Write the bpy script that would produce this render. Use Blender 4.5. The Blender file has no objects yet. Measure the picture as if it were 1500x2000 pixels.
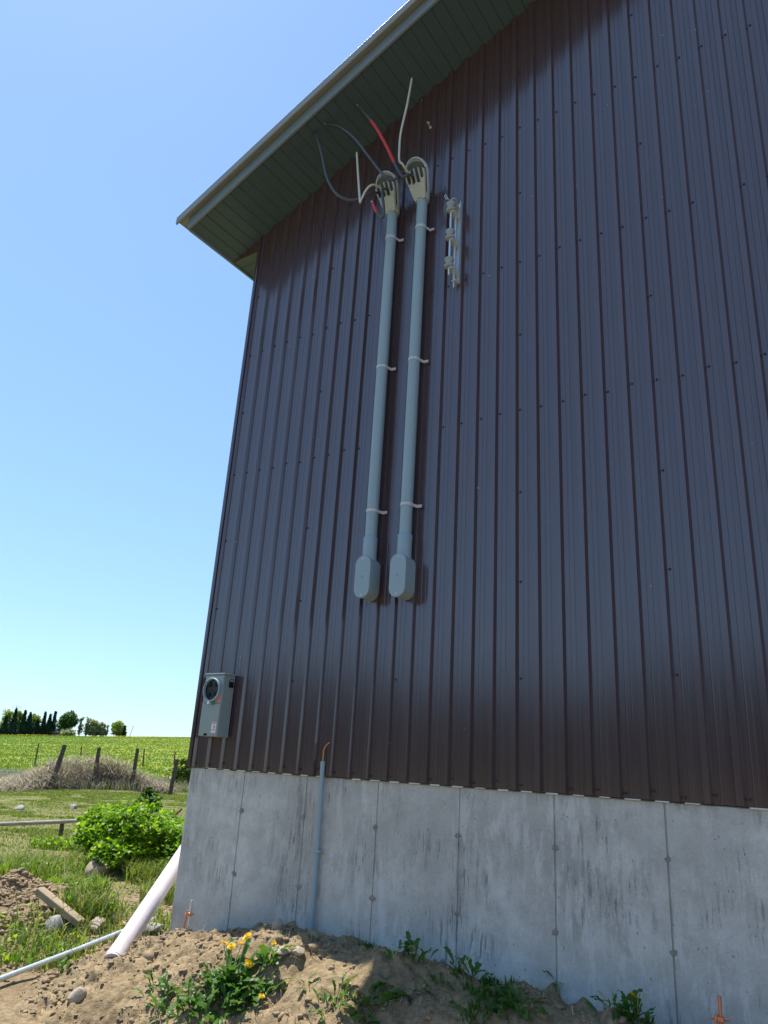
import bpy, bmesh, math, random
import numpy as np
from mathutils import Vector, Matrix, Quaternion

random.seed(7)
rng = np.random.default_rng(7)
R = math.radians
scene = bpy.context.scene
col = scene.collection

# ------------------------------------------------------------------ camera
# world: front wall of the barn is the plane y = 0, x runs along it, the camera stands 4.27 m in front of it
CAM = Vector((0.0, -4.27, 1.60))
CR = np.array([[0.82746331, -0.13679364, -0.54460259],
               [0.55847299,  0.30138452,  0.77283588],
               [0.05841576, -0.94363916,  0.32578019]])
cam_d = bpy.data.cameras.new('camera')
cam = bpy.data.objects.new('camera', cam_d); col.objects.link(cam)
cam_d.sensor_fit = 'VERTICAL'; cam_d.sensor_height = 24.0; cam_d.sensor_width = 18.0
cam_d.lens = 24.0 * 1450 / 2000
cam_d.clip_start = 0.05; cam_d.clip_end = 5000
rm = Matrix(((CR[0, 0], -CR[0, 1], -CR[0, 2]), (CR[1, 0], -CR[1, 1], -CR[1, 2]), (CR[2, 0], -CR[2, 1], -CR[2, 2])))
cam.matrix_world = Matrix.Translation(CAM) @ rm.to_4x4()
scene.camera = cam

# ------------------------------------------------------------------ world, sun, exposure
SUN_EL, SUN_PHI = 66.0, 10.0          # sun stands to the left, a little behind the plane of the wall
sd = Vector((-math.cos(R(SUN_EL)) * math.cos(R(SUN_PHI)), math.cos(R(SUN_EL)) * math.sin(R(SUN_PHI)), math.sin(R(SUN_EL))))
world = bpy.data.worlds.new('World'); scene.world = world; world.use_nodes = True
wn = world.node_tree; wn.nodes.clear()
sky = wn.nodes.new('ShaderNodeTexSky'); sky.sky_type = 'NISHITA'; sky.sun_disc = False
sky.sun_elevation = R(SUN_EL); sky.sun_rotation = math.atan2(sd.x, sd.y)
sky.altitude = 200; sky.air_density = 1.0; sky.dust_density = 0.3; sky.ozone_density = 10.0
bg = wn.nodes.new('ShaderNodeBackground'); bg.inputs['Strength'].default_value = 0.104
wo = wn.nodes.new('ShaderNodeOutputWorld')
gm = wn.nodes.new('ShaderNodeGamma'); gm.inputs[1].default_value = 0.60     # even, hazy early-summer sky
wn.links.new(sky.outputs[0], gm.inputs[0]); tn = wn.nodes.new('ShaderNodeMix'); tn.data_type = 'RGBA'; tn.blend_type = 'MULTIPLY'; tn.inputs[0].default_value = 1.0; tn.inputs[7].default_value = (0.88, 1.03, 1.15, 1)
wn.links.new(gm.outputs[0], tn.inputs[6]); wn.links.new(tn.outputs[2], bg.inputs[0]); wn.links.new(bg.outputs[0], wo.inputs[0])
sun_l = bpy.data.lights.new('sun', 'SUN'); sun_l.energy = 2.4; sun_l.angle = R(0.53); sun_l.color = (1.0, 0.955, 0.88)
sun = bpy.data.objects.new('sun', sun_l); col.objects.link(sun)
sun.rotation_euler = sd.to_track_quat('Z', 'Y').to_euler(); sun.location = (-20, 5, 40)
vs = scene.view_settings
vs.view_transform = 'Standard'; vs.look = 'None'; vs.exposure = 1.8; vs.gamma = 1.0; vs.use_curve_mapping = False
scene.cycles.max_bounces = 8; scene.cycles.diffuse_bounces = 4; scene.cycles.glossy_bounces = 4
scene.cycles.transparent_max_bounces = 8

# ------------------------------------------------------------------ helpers
def ray(px, py):
    return CR @ np.array([(px - 750) / 1450.0, (py - 1000) / 1450.0, 1.0])
def pt(px, py, d):
    """point of the photograph's pixel on the plane d metres in front of the wall"""
    r = ray(px, py); t = (4.27 - d) / r[1]
    return Vector((r[0] * t, r[1] * t - 4.27, r[2] * t + 1.6))
def px2ground(px, py, hf=None):
    hf = hf or ground_z
    r = ray(px, py); r = r / np.hypot(r[0], r[1])
    ts = np.concatenate([np.arange(3.0, 60, 0.02), np.arange(60, 420, 0.5)])
    X = r[0] * ts; Y = -4.27 + r[1] * ts; Z = 1.6 + r[2] * ts
    below = np.nonzero(Z < hf(X, Y))[0]
    k = below[0] if len(below) else len(ts) - 1
    return Vector((X[k], Y[k], float(hf(X[k:k+1], Y[k:k+1])[0])))

def hash2(ix, iy, s):
    v = np.sin(ix * 127.1 + iy * 311.7 + s * 74.7) * 43758.5453
    return v - np.floor(v)
def vnoise(x, y, s=0):
    x = np.asarray(x, float); y = np.asarray(y, float)
    ix = np.floor(x); iy = np.floor(y); fx = x - ix; fy = y - iy
    fx = fx * fx * (3 - 2 * fx); fy = fy * fy * (3 - 2 * fy)
    a = hash2(ix, iy, s); b = hash2(ix + 1, iy, s); c = hash2(ix, iy + 1, s); d = hash2(ix + 1, iy + 1, s)
    return (a * (1 - fx) + b * fx) * (1 - fy) + (c * (1 - fx) + d * fx) * fy - 0.5
def fbm(x, y, s=0, o=4):
    t = 0; a = 1.0
    for k in range(o):
        t = t + a * vnoise(x * 2 ** k + 13.7 * k, y * 2 ** k - 7.1 * k, s + k); a *= 0.5
    return t
def sstep(a, b, v):
    t = np.clip((v - a) / (b - a), 0, 1); return t * t * (3 - 2 * t)

class MB:
    def __init__(s): s.v = []; s.f = []
    def add(s, vs, fs):
        o = len(s.v); s.v += [tuple(p) for p in vs]; s.f += [tuple(i + o for i in f) for f in fs]; return s
    def box(s, lo, hi):
        x0, y0, z0 = lo; x1, y1, z1 = hi
        return s.add([(x0, y0, z0), (x1, y0, z0), (x1, y1, z0), (x0, y1, z0), (x0, y0, z1), (x1, y0, z1), (x1, y1, z1), (x0, y1, z1)],
                     [(0, 3, 2, 1), (4, 5, 6, 7), (0, 1, 5, 4), (1, 2, 6, 5), (2, 3, 7, 6), (3, 0, 4, 7)])
    def tube(s, pts, r, n=10, caps=True):
        pts = [Vector(p) for p in pts]; m = len(pts)
        rs = r if isinstance(r, (list, tuple)) else [r] * m
        t0 = (pts[1] - pts[0]).normalized()
        u = t0.orthogonal().normalized(); vs = []; prev = t0
        for i in range(m):
            t = (pts[min(i + 1, m - 1)] - pts[max(i - 1, 0)]).normalized()
            u = prev.rotation_difference(t) @ u; prev = t; w = t.cross(u)
            for k in range(n):
                a = 2 * math.pi * k / n; vs.append(pts[i] + (u * math.cos(a) + w * math.sin(a)) * rs[i])
        fs = [(i * n + k, i * n + (k + 1) % n, (i + 1) * n + (k + 1) % n, (i + 1) * n + k) for i in range(m - 1) for k in range(n)]
        if caps: fs += [tuple(range(n))[::-1], tuple((m - 1) * n + k for k in range(n))]
        return s.add(vs, fs)
    def lathe(s, prof, o, ax, n=20):
        o = Vector(o); ax = Vector(ax).normalized(); u = ax.orthogonal().normalized(); w = ax.cross(u); vs = []; m = len(prof)
        for (r, h) in prof:
            for k in range(n):
                a = 2 * math.pi * k / n; vs.append(o + ax * h + (u * math.cos(a) + w * math.sin(a)) * r)
        fs = [(i * n + k, i * n + (k + 1) % n, (i + 1) * n + (k + 1) % n, (i + 1) * n + k) for i in range(m - 1) for k in range(n)]
        fs += [tuple(range(n))[::-1], tuple((m - 1) * n + k for k in range(n))]
        return s.add(vs, fs)
    def prism(s, poly, o, u, v, w, d0, d1):
        o, u, v, w = map(Vector, (o, u, v, w)); n = len(poly)
        vs = [o + u * a + v * b + w * d0 for a, b in poly] + [o + u * a + v * b + w * d1 for a, b in poly]
        fs = [tuple(range(n))[::-1], tuple(range(n, 2 * n))] + [(k, (k + 1) % n, n + (k + 1) % n, n + k) for k in range(n)]
        return s.add(vs, fs)
    def build(s, name, m, parent=None, smooth=None, bevel=0):
        o = Vector(root_loc(parent))
        me = bpy.data.meshes.new(name)
        me.from_pydata([(p[0] - o.x, p[1] - o.y, p[2] - o.z) for p in s.v], [], s.f)
        return finish(name, me, m, parent, smooth, bevel)
def root_loc(p):
    if p is None: return (0, 0, 0)
    while p.parent: p = p.parent
    return p.location
def finish(name, me, m, parent=None, smooth=None, bevel=0, fix=True):
    if fix:
        bm = bmesh.new(); bm.from_mesh(me); bmesh.ops.recalc_face_normals(bm, faces=bm.faces); bm.to_mesh(me); bm.free()
    me.materials.append(m)
    if smooth is not None:
        me.polygons.foreach_set('use_smooth', [True] * len(me.polygons)); me.set_sharp_from_angle(angle=R(smooth))
    ob = bpy.data.objects.new(name, me); col.objects.link(ob)
    if parent: ob.parent = parent
    if bevel:
        b = ob.modifiers.new('bevel', 'BEVEL'); b.width = bevel; b.segments = 2; b.limit_method = 'ANGLE'; b.angle_limit = R(40)
    return ob
def np_mesh(name, V, F, m, parent=None, smooth=False, org=None):
    """mesh from numpy arrays; F is (n,k)"""
    V = np.asarray(V, np.float32).reshape(-1, 3).copy()
    o = np.array(root_loc(parent) if org is None else org, np.float32); V -= o
    F = np.asarray(F, np.int32); k = F.shape[1]; n = len(F)
    me = bpy.data.meshes.new(name)
    me.vertices.add(len(V)); me.vertices.foreach_set('co', V.ravel())
    me.loops.add(n * k); me.loops.foreach_set('vertex_index', F.ravel())
    me.polygons.add(n); me.polygons.foreach_set('loop_start', np.arange(0, n * k, k, dtype=np.int32))
    if smooth: me.polygons.foreach_set('use_smooth', np.ones(n, bool))
    me.update(calc_edges=True)
    me.materials.append(m)
    ob = bpy.data.objects.new(name, me); col.objects.link(ob)
    if parent: ob.parent = parent
    elif org is not None: ob.location = org
    return ob
def thing(name, label, cat, loc, group=None):
    o = bpy.data.objects.new(name, None); col.objects.link(o); o.location = loc; o.empty_display_size = 0.1
    return tag(o, label, cat, group)
def tag(o, label, cat, group=None, kind=None):
    o['label'] = label; o['category'] = cat
    if group: o['group'] = group
    if kind: o['kind'] = kind
    return o
def struct(o): o['kind'] = 'structure'; return o
def catmull(P, n=8):
    P = [Vector(p) for p in P]; P = [P[0] * 2 - P[1]] + P + [P[-1] * 2 - P[-2]]; out = []
    for i in range(1, len(P) - 2):
        for k in range(n):
            t = k / n
            out.append(0.5 * ((2 * P[i]) + (P[i + 1] - P[i - 1]) * t + (2 * P[i - 1] - 5 * P[i] + 4 * P[i + 1] - P[i + 2]) * t * t + (3 * P[i] - P[i - 1] - 3 * P[i + 1] + P[i + 2]) * t ** 3))
    out.append(P[-2]); return out

# ------------------------------------------------------------------ materials
class Mat:
    def __init__(s, name):
        s.m = bpy.data.materials.new(name); s.m.use_nodes = True; s.t = s.m.node_tree; s.t.nodes.clear()
        s.out = s.t.nodes.new('ShaderNodeOutputMaterial')
    def n(s, typ, props=None, **inp):
        nd = s.t.nodes.new(typ)
        for k, v in (props or {}).items(): setattr(nd, k, v)
        for k, v in inp.items(): s.set(nd, k.replace('_', ' '), v)
        return nd
    def set(s, nd, key, v):
        sock = nd.inputs[int(key[1:])] if key[0] == '#' else nd.inputs[key]
        if isinstance(v, bpy.types.NodeSocket): s.t.links.new(v, sock)
        elif isinstance(v, bpy.types.Node): s.t.links.new(v.outputs[0], sock)
        else: sock.default_value = (*v, 1.0) if isinstance(v, tuple) and len(v) == 3 and sock.type == 'RGBA' else v
    def pos(s, sc=(1, 1, 1), rot=(0, 0, 0)):
        g = s.n('ShaderNodeNewGeometry'); mp = s.n('ShaderNodeMapping'); s.t.links.new(g.outputs['Position'], mp.inputs[0])
        mp.inputs['Scale'].default_value = sc; mp.inputs['Rotation'].default_value = rot; return mp.outputs[0]
    def noise(s, sc, v=None, d=4, r=0.55, dist=0.0):
        nd = s.n('ShaderNodeTexNoise', Scale=sc, Detail=d, Roughness=r, Distortion=dist)
        s.t.links.new(v if v is not None else s.pos(), nd.inputs['Vector']); return nd.outputs['Fac']
    def vor(s, sc, v=None, feat='F1'):
        nd = s.n('ShaderNodeTexVoronoi', {'feature': feat}, Scale=sc); s.t.links.new(v if v is not None else s.pos(), nd.inputs['Vector']); return nd.outputs['Distance']
    def ramp(s, f, stops):
        nd = s.n('ShaderNodeValToRGB'); s.t.links.new(f, nd.inputs[0]); e = nd.color_ramp.elements
        while len(e) < len(stops): e.new(0.5)
        for el, (p, c) in zip(e, stops): el.position = p; el.color = (*c, 1) if isinstance(c, tuple) else (c, c, c, 1)
        return nd.outputs[0]
    def mix(s, f, a, b, mode='MIX'):
        nd = s.n('ShaderNodeMix', {'data_type': 'RGBA', 'blend_type': mode})
        s.set(nd, '#0', f); s.set(nd, '#6', a); s.set(nd, '#7', b); return nd.outputs[2]
    def math(s, op, a, b=0.0):
        nd = s.n('ShaderNodeMath', {'operation': op}); s.set(nd, '#0', a); s.set(nd, '#1', b); return nd.outputs[0]
    def bump(s, h, st, dist, nrm=None):
        nd = s.n('ShaderNodeBump', Strength=st, Distance=dist, Height=h)
        if nrm is not None: s.t.links.new(nrm, nd.inputs['Normal'])
        return nd.outputs[0]
    def bsdf(s, **k):
        b = s.n('ShaderNodeBsdfPrincipled')
        for kk, v in k.items(): s.set(b, kk.replace('_', ' '), v)
        s.t.links.new(b.outputs[0], s.out.inputs[0]); return s.m

def plain(name, c, rough=0.5, metal=0.0, var=0.12, sc=18, bump=0.0, spec=0.5, streak=False):
    m = Mat(name); v = m.pos((sc, sc, sc * (0.12 if streak else 1)))
    f = m.noise(1.0, v, 5)
    cc = m.mix(f, tuple(x * (1 - var) for x in c), tuple(min(1, x * (1 + var)) for x in c))
    k = dict(Base_Color=cc, Roughness=m.ramp(f, [(0.2, max(0.03, rough - 0.08)), (0.8, min(1, rough + 0.08))]), Metallic=metal, Specular_IOR_Level=spec)
    if bump: k['Normal'] = m.bump(m.noise(6.0, v, 4), bump, 0.01)
    return m.bsdf(**k)
def leafmat(name, c1, c2, trans=0.45, rough=0.5, c3=None):
    m = Mat(name); g = m.n('ShaderNodeNewGeometry')
    st = [(0.0, c1), (1.0, c2)] if c3 is None else [(0.0, c1), (0.55, c2), (1.0, c3)]
    c = m.ramp(g.outputs['Random Per Island'], st)
    p = m.n('ShaderNodeBsdfPrincipled', Base_Color=c, Roughness=rough, Specular_IOR_Level=0.35)
    tr = m.n('ShaderNodeBsdfTranslucent', Color=m.mix(1.0, c, (1.0, 1.0, 0.45), 'MULTIPLY'))
    mx = m.n('ShaderNodeMixShader', Fac=trans); m.t.links.new(p.outputs[0], mx.inputs[1]); m.t.links.new(tr.outputs[0], mx.inputs[2])
    m.t.links.new(mx.outputs[0], m.out.inputs[0]); return m.m

def siding_mat():
    m = Mat('brown_steel'); v = m.pos((55, 55, 0.35)); f = m.noise(1.0, v, 5, 0.6)
    v2 = m.pos((3.0, 3.0, 0.5)); f2 = m.noise(1.0, v2, 3)
    v3 = m.pos((160, 160, 0.8)); f3 = m.noise(1.0, v3, 2)
    c = m.mix(f, (0.054, 0.033, 0.037), (0.076, 0.049, 0.053))
    dust = m.ramp(m.noise(1.0, m.pos((9, 9, 2.2)), 6, 0.65), [(0.52, 0.0), (0.80, 0.12)])
    c = m.mix(dust, c, (0.16, 0.14, 0.12))
    spk = m.math('MULTIPLY', m.ramp(m.vor(7.0), [(0.035, 1.0), (0.055, 0.0)]), m.ramp(m.noise(1.7, m.pos(), 2), [(0.50, 0.0), (0.56, 0.8)]))
    c = m.mix(spk, c, (0.30, 0.27, 0.23))
    ro = m.math('ADD', m.math('MULTIPLY', f, 0.08), m.math('ADD', m.math('MULTIPLY', f2, 0.06), 0.11))
    return m.bsdf(Base_Color=c, Roughness=ro, IOR=1.86, Coat_Weight=0.0, Normal=m.bump(f3, 0.10, 0.002, m.bump(f2, 0.4, 0.007)))
def concrete_mat():
    m = Mat('concrete'); p = m.pos()
    big = m.noise(1.3, p, 5, 0.6); mid = m.noise(7.0, p, 6, 0.65); fine = m.noise(90, p, 3)
    c = m.mix(m.ramp(big, [(0.38, 0.0), (0.62, 1.0)]), (0.40, 0.40, 0.355), (0.64, 0.645, 0.58))
    c = m.mix(m.ramp(mid, [(0.40, 0.0), (0.66, 0.6)]), c, (0.34, 0.33, 0.29))
    st = m.noise(1.0, m.pos((22, 22, 1.6)), 5, 0.7)
    st2 = m.noise(1.0, m.pos((60, 60, 7.0)), 4, 0.6)
    gate = m.ramp(m.noise(2.4, p, 4), [(0.48, 0.0), (0.62, 1.0)])
    dk = m.math('MULTIPLY', m.ramp(st, [(0.50, 0.0), (0.64, 0.7)]), gate)
    c = m.mix(dk, c, (0.19, 0.19, 0.175))
    dk2 = m.math('MULTIPLY', m.ramp(st2, [(0.57, 0.0), (0.62, 0.85)]), gate)
    c = m.mix(dk2, c, (0.14, 0.14, 0.13))
    lt = m.math('MULTIPLY', m.ramp(m.noise(1.0, m.pos((16, 16, 4.0)), 6, 0.7), [(0.50, 0.0), (0.58, 0.55)]), m.ramp(m.noise(1.3, m.pos((1, 1, 0.7), (0, 0, 1.0)), 3), [(0.46, 0.0), (0.56, 1.0)]))
    c = m.mix(lt, c, (0.66, 0.66, 0.63))
    hole = m.math('MULTIPLY', m.ramp(m.vor(38, m.pos((1, 1, 0.6))), [(0.10, 1.0), (0.17, 0.0)]), m.ramp(m.noise(11, p, 2), [(0.52, 0.0), (0.6, 1.0)]))
    c = m.mix(m.math('MULTIPLY', hole, 0.7), c, (0.07, 0.07, 0.065))
    c = m.mix(0.22, c, m.ramp(fine, [(0.3, 0.28), (0.7, 0.6)]), 'MIX')
    h = m.math('SUBTRACT', m.math('ADD', m.math('MULTIPLY', mid, 0.5), m.math('MULTIPLY', fine, 0.15)), m.math('ADD', hole, m.math('MULTIPLY', dk2, 0.5)))
    return m.bsdf(Base_Color=c, Roughness=0.85, Specular_IOR_Level=0.25, Normal=m.bump(h, 0.5, 0.004))
def soil_cols(m):
    p = m.pos()
    a = m.noise(2.2, p, 6, 0.65); b = m.noise(26, p, 6, 0.7); d = m.noise(120, p, 3)
    c = m.mix(m.ramp(a, [(0.3, 0.0), (0.7, 1.0)]), (0.235, 0.170, 0.096), (0.39, 0.295, 0.170))
    c = m.mix(m.ramp(b, [(0.35, 0.65), (0.6, 0.0)]), c, (0.105, 0.075, 0.045))
    c = m.mix(m.ramp(d, [(0.62, 0.0), (0.75, 0.45)]), c, (0.43, 0.37, 0.28))
    return c, a, b, d
def soil_mat():
    m = Mat('soil'); c, a, b, d = soil_cols(m)
    h = m.math('ADD', m.math('MULTIPLY', b, 1.0), m.math('MULTIPLY', d, 0.3))
    return m.bsdf(Base_Color=c, Roughness=0.95, Specular_IOR_Level=0.1, Normal=m.bump(h, 0.9, 0.02))
def ground_mat():
    m = Mat('ground'); c, a, b, d = soil_cols(m)
    p = m.pos()
    at = m.n('ShaderNodeAttribute', {'attribute_name': 'soil'}).outputs['Fac']
    far = m.n('ShaderNodeAttribute', {'attribute_name': 'far'}).outputs['Fac']
    g = m.mix(m.noise(1.7, p, 5, 0.65), (0.105, 0.130, 0.035), (0.205, 0.205, 0.075))
    g = m.mix(m.ramp(m.noise(14, p, 5, 0.7), [(0.4, 0.0), (0.75, 0.6)]), g, (0.20, 0.165, 0.085))
    gf = m.mix(m.noise(0.25, m.pos((1, 1, 1)), 6, 0.7), (0.085, 0.150, 0.024), (0.175, 0.235, 0.04))
    yel = m.math('MULTIPLY', m.ramp(m.noise(0.035, p, 3), [(0.44, 0.0), (0.60, 1.0)]), m.ramp(m.noise(0.4, p, 5, 0.7), [(0.45, 0.0), (0.70, 0.7)]))
    gf = m.mix(yel, gf, (0.50, 0.40, 0.02))
    g = m.mix(far, g, gf)
    sm = m.ramp(m.math('ADD', at, m.math('MULTIPLY', m.math('SUBTRACT', m.noise(5, p, 5, 0.7), 0.5), 0.9)), [(0.40, 0.0), (0.60, 1.0)])
    cc = m.mix(sm, g, c)
    h = m.math('ADD', m.math('MULTIPLY', b, 1.0), m.math('MULTIPLY', d, 0.3))
    return m.bsdf(Base_Color=cc, Roughness=0.95, Specular_IOR_Level=0.1, Normal=m.bump(h, 0.8, 0.03))
def wood_mat(name, c1, c2, ax=(3, 3, 30)):
    m = Mat(name); f = m.noise(1.0, m.pos(ax), 6, 0.65, 0.4)
    return m.bsdf(Base_Color=m.ramp(f, [(0.25, c1), (0.75, c2)]), Roughness=0.85, Specular_IOR_Level=0.2, Normal=m.bump(f, 0.6, 0.01))
def stone_mat(name, c1, c2):
    m = Mat(name); p = m.pos(); f = m.noise(9, p, 6, 0.7); g = m.noise(60, p, 4, 0.6)
    c = m.mix(m.ramp(f, [(0.3, 0.0), (0.7, 1.0)]), c1, c2); c = m.mix(m.ramp(g, [(0.55, 0.0), (0.8, 0.5)]), c, tuple(x * 0.5 for x in c1))
    return m.bsdf(Base_Color=c, Roughness=0.85, Specular_IOR_Level=0.25, Normal=m.bump(g, 0.5, 0.006))

M = dict(
    siding=siding_mat(), concrete=concrete_mat(), soil=soil_mat(), ground=ground_mat(),
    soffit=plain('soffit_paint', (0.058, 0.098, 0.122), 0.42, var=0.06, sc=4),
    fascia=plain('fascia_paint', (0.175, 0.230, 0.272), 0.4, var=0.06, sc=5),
    roof=plain('roof_steel', (0.235, 0.255, 0.25), 0.38, var=0.08, sc=4),
    pvc=plain('grey_pvc', (0.27, 0.37, 0.41), 0.42, var=0.05, sc=9),
    pvc_light=plain('pale_pvc', (0.52, 0.55, 0.56), 0.45, var=0.05),
    head=plain('cream_plastic', (0.41, 0.46, 0.445), 0.5, var=0.10, sc=30),
    black=plain('black_rubber', (0.060, 0.068, 0.072), 0.32),
    red=plain('red_tape', (0.50, 0.035, 0.03), 0.45),
    wire_pale=plain('pale_cable', (0.56, 0.56, 0.49), 0.45),
    galv=plain('galvanised_steel', (0.62, 0.68, 0.72), 0.34, metal=0.5, var=0.18, sc=40),
    porcelain=plain('grey_porcelain', (0.29, 0.345, 0.365), 0.22, var=0.06),
    meter=plain('meter_grey_paint', (0.27, 0.32, 0.315), 0.42, var=0.04, sc=10),
    dark=plain('dark_cavity', (0.010, 0.010, 0.011), 0.35),
    white=plain('white_paper', (0.74, 0.73, 0.76), 0.5, var=0.03),
    pink=plain('pink_label', (0.75, 0.16, 0.17), 0.5, var=0.05),
    green_tag=plain('green_tag', (0.07, 0.22, 0.11), 0.5),
    copper=plain('copper', (0.62, 0.27, 0.15), 0.42, metal=0.8, var=0.25, sc=60),
    pinkpipe=plain('pale_drain_pvc', (0.60, 0.525, 0.53), 0.42, var=0.12, sc=9),
    palegrey=plain('pale_grey', (0.62, 0.62, 0.58), 0.5),
    screw=plain('brown_screw', (0.018, 0.015, 0.016), 0.5),
    tie=stone_mat('tie_crumble', (0.17, 0.165, 0.145), (0.34, 0.325, 0.285)),
    post=wood_mat('weathered_post', (0.045, 0.033, 0.024), (0.17, 0.135, 0.10)),
    plank=wood_mat('old_plank', (0.17, 0.13, 0.08), (0.42, 0.33, 0.21), (6, 6, 6)),
    railwood=wood_mat('rail_wood', (0.20, 0.18, 0.15), (0.44, 0.41, 0.35)),
    rust=plain('rusty_steel', (0.16, 0.075, 0.045), 0.7, metal=0.3, var=0.4),
    stone=stone_mat('field_stone', (0.27, 0.22, 0.165), (0.42, 0.35, 0.27)),
    stone_grey=stone_mat('grey_stone', (0.20, 0.195, 0.18), (0.34, 0.32, 0.28)),
    clod=stone_mat('soil_clod', (0.17, 0.12, 0.07), (0.36, 0.27, 0.165)),
    bark=wood_mat('bark', (0.05, 0.04, 0.03), (0.14, 0.115, 0.09)),
    grass=leafmat('grass_blades', (0.085, 0.165, 0.024), (0.21, 0.29, 0.055), 0.45, c3=(0.40, 0.38, 0.17)),
    fieldgrass=leafmat('field_blades', (0.13, 0.215, 0.03), (0.205, 0.29, 0.045), 0.45, c3=(0.25, 0.32, 0.055)),
    drygrass=leafmat('dry_stalks', (0.24, 0.20, 0.17), (0.42, 0.365, 0.31), 0.25, 0.8, c3=(0.55, 0.49, 0.42)),
    bush=leafmat('bush_leaves', (0.070, 0.19, 0.012), (0.19, 0.36, 0.018), 0.55, c3=(0.36, 0.50, 0.03)),
    dand=leafmat('dandelion_leaf', (0.045, 0.120, 0.022), (0.075, 0.18, 0.030), 0.5, 0.42, c3=(0.13, 0.25, 0.045)),
    yellow=leafmat('dandelion_petals', (0.80, 0.52, 0.012), (0.88, 0.64, 0.015), 0.35),
    stem=plain('pale_stem', (0.30, 0.33, 0.14), 0.5),
    spruce=leafmat('spruce_needles', (0.018, 0.046, 0.028), (0.042, 0.085, 0.042), 0.2),
    oak=leafmat('dark_green_leaves', (0.030, 0.085, 0.020), (0.075, 0.16, 0.030), 0.4),
    pale=leafmat('spring_leaves', (0.24, 0.29, 0.17), (0.40, 0.44, 0.28), 0.5),
    lime=leafmat('young_leaves', (0.20, 0.29, 0.06), (0.40, 0.47, 0.11), 0.5),
    pond=plain('pond_water', (0.06, 0.075, 0.09), 0.12, var=0.1),
)

# ------------------------------------------------------------------ terrain
MX = [-9, -6.6, -6.0, -5.3, -4.75, -4.2, -3.7, -3.3, -2.8, -2.3, -1.8, -1.3, -0.9, -0.4, 0.3, 1.5, 9]
MZ = [0.0, 0.0, 0.05, 0.15, 0.30, 0.47, 0.585, 0.63, 0.63, 0.605, 0.590, 0.575, 0.535, 0.43, 0.25, 0.05, 0.0]
def ground_z(x, y):
    x = np.asarray(x, float); y = np.asarray(y, float)
    dx = x; dy = y + 4.27; r = np.hypot(dx, dy); az = np.degrees(np.arctan2(dx, dy))
    left = sstep(-3.0, -7.0, x)
    z = 0.10 + 0.10 * left + 0.05 * fbm(x * 0.35, y * 0.35, 3) + 0.035 * fbm(x * 1.7, y * 1.7, 5) * sstep(2, 5, r)
    hump = lambda cx, cy, rx, ry, h: h * np.exp(-(((x - cx) / rx) ** 2 + ((y - cy) / ry) ** 2))
    z = z + hump(-6.55, -0.15, 0.75, 0.6, 0.30) + hump(-8.6, 2.6, 0.9, 0.5, 0.12) + hump(-5.6, 0.4, 0.5, 0.5, 0.05)
    z = z + 0.16 * fbm(x * 3.6, y * 3.6, 11, 4) * np.exp(-(((x + 6.55) / 0.9) ** 2 + ((y + 0.15) / 0.75) ** 2))
    crest = 1.6 + 330 * (0.0100 + 0.00093 * (np.clip(az, -100, 20) + 60.4))
    t = np.clip((r - 26) / (330 - 26), 0, 1)
    t = 0.5 * t + 0.5 * np.sin(t * math.pi / 2)
    side = sstep(60, 20, az)                       # the rise is ahead and to the left only
    z = z + (crest - 0.2) * t * side
    z = z - np.clip(r - 335, 0, None) * 0.03
    z = z + 0.10 * fbm(x * 0.08, y * 0.08, 9) * sstep(15, 60, r)
    return z
def mound_z(x, y):
    x = np.asarray(x, float); y = np.asarray(y, float); e = -y
    c = np.interp(x, MX, MZ) * (1 + 0.10 * fbm(x * 1.6, y * 1.6, 21))
    e0 = 0.28 + 0.12 * fbm(x * 1.1, x * 0.3, 23)
    e1 = np.interp(x, [-6, -4.6, -3.6, -2.6, -1, 1], [2.2, 2.0, 1.55, 1.35, 1.2, 1.2])
    f = 1 - sstep(e0, e1, e)
    z = c * f
    z = z - 0.05 * np.exp(-(e / 0.16) ** 2) * sstep(-3.9, -2.9, x)
    lump = fbm(x * 3.2, y * 3.2, 31, 5); clod = np.clip(fbm(x * 11, y * 11, 37, 3), 0, None); fine = fbm(x * 34, y * 34, 41, 2)
    k = sstep(0.0, 0.12, z)
    step = np.abs(fbm(x * 4.5 + 0.6 * y, y * 7.5, 51, 3))
    return z + k * (0.085 * lump + (0.025 + 0.065 * sstep(-0.05, 0.45, fbm(x * 1.9, y * 1.9, 57, 3))) * clod + 0.013 * fine - 0.07 * np.clip(0.10 - step, 0, 1) / 0.10 * 0.5) - 0.02
def soil_amt(x, y):
    r = np.hypot(x, y + 4.27)
    s = 0.95 * np.exp(-(((x + 6.5) / 1.0) ** 2 + ((y + 0.2) / 0.8) ** 2))
    s = np.maximum(s, 0.95 * np.exp(-(((x + 8.6) / 1.1) ** 2 + ((y - 2.4) / 0.8) ** 2)))
    s = np.maximum(s, 0.80 * np.exp(-(((x + 6.4) / 0.9) ** 2 + ((y - 1.6) / 1.0) ** 2)))
    s = np.maximum(s, 0.75 * np.exp(-(((x + 5.3) / 0.5) ** 2 + ((y + 0.3) / 1.4) ** 2)))
    s = np.maximum(s, 1.0 * sstep(-5.4, -4.6, x) * sstep(3.5, 1.5, y))
    s = np.maximum(s, 0.95 * sstep(-5.6, -4.8, x) * sstep(0.6, 0.0, y) * sstep(16, 11, r))  # unseen yard before the wall made bare soil to bounce more light onto it
    s = np.maximum(s, 0.46 * sstep(11, 9.5, r))
    pad = sstep(9, 12, r) * sstep(30, 24, r)
    return np.maximum(s, 0.42 * pad)

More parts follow.
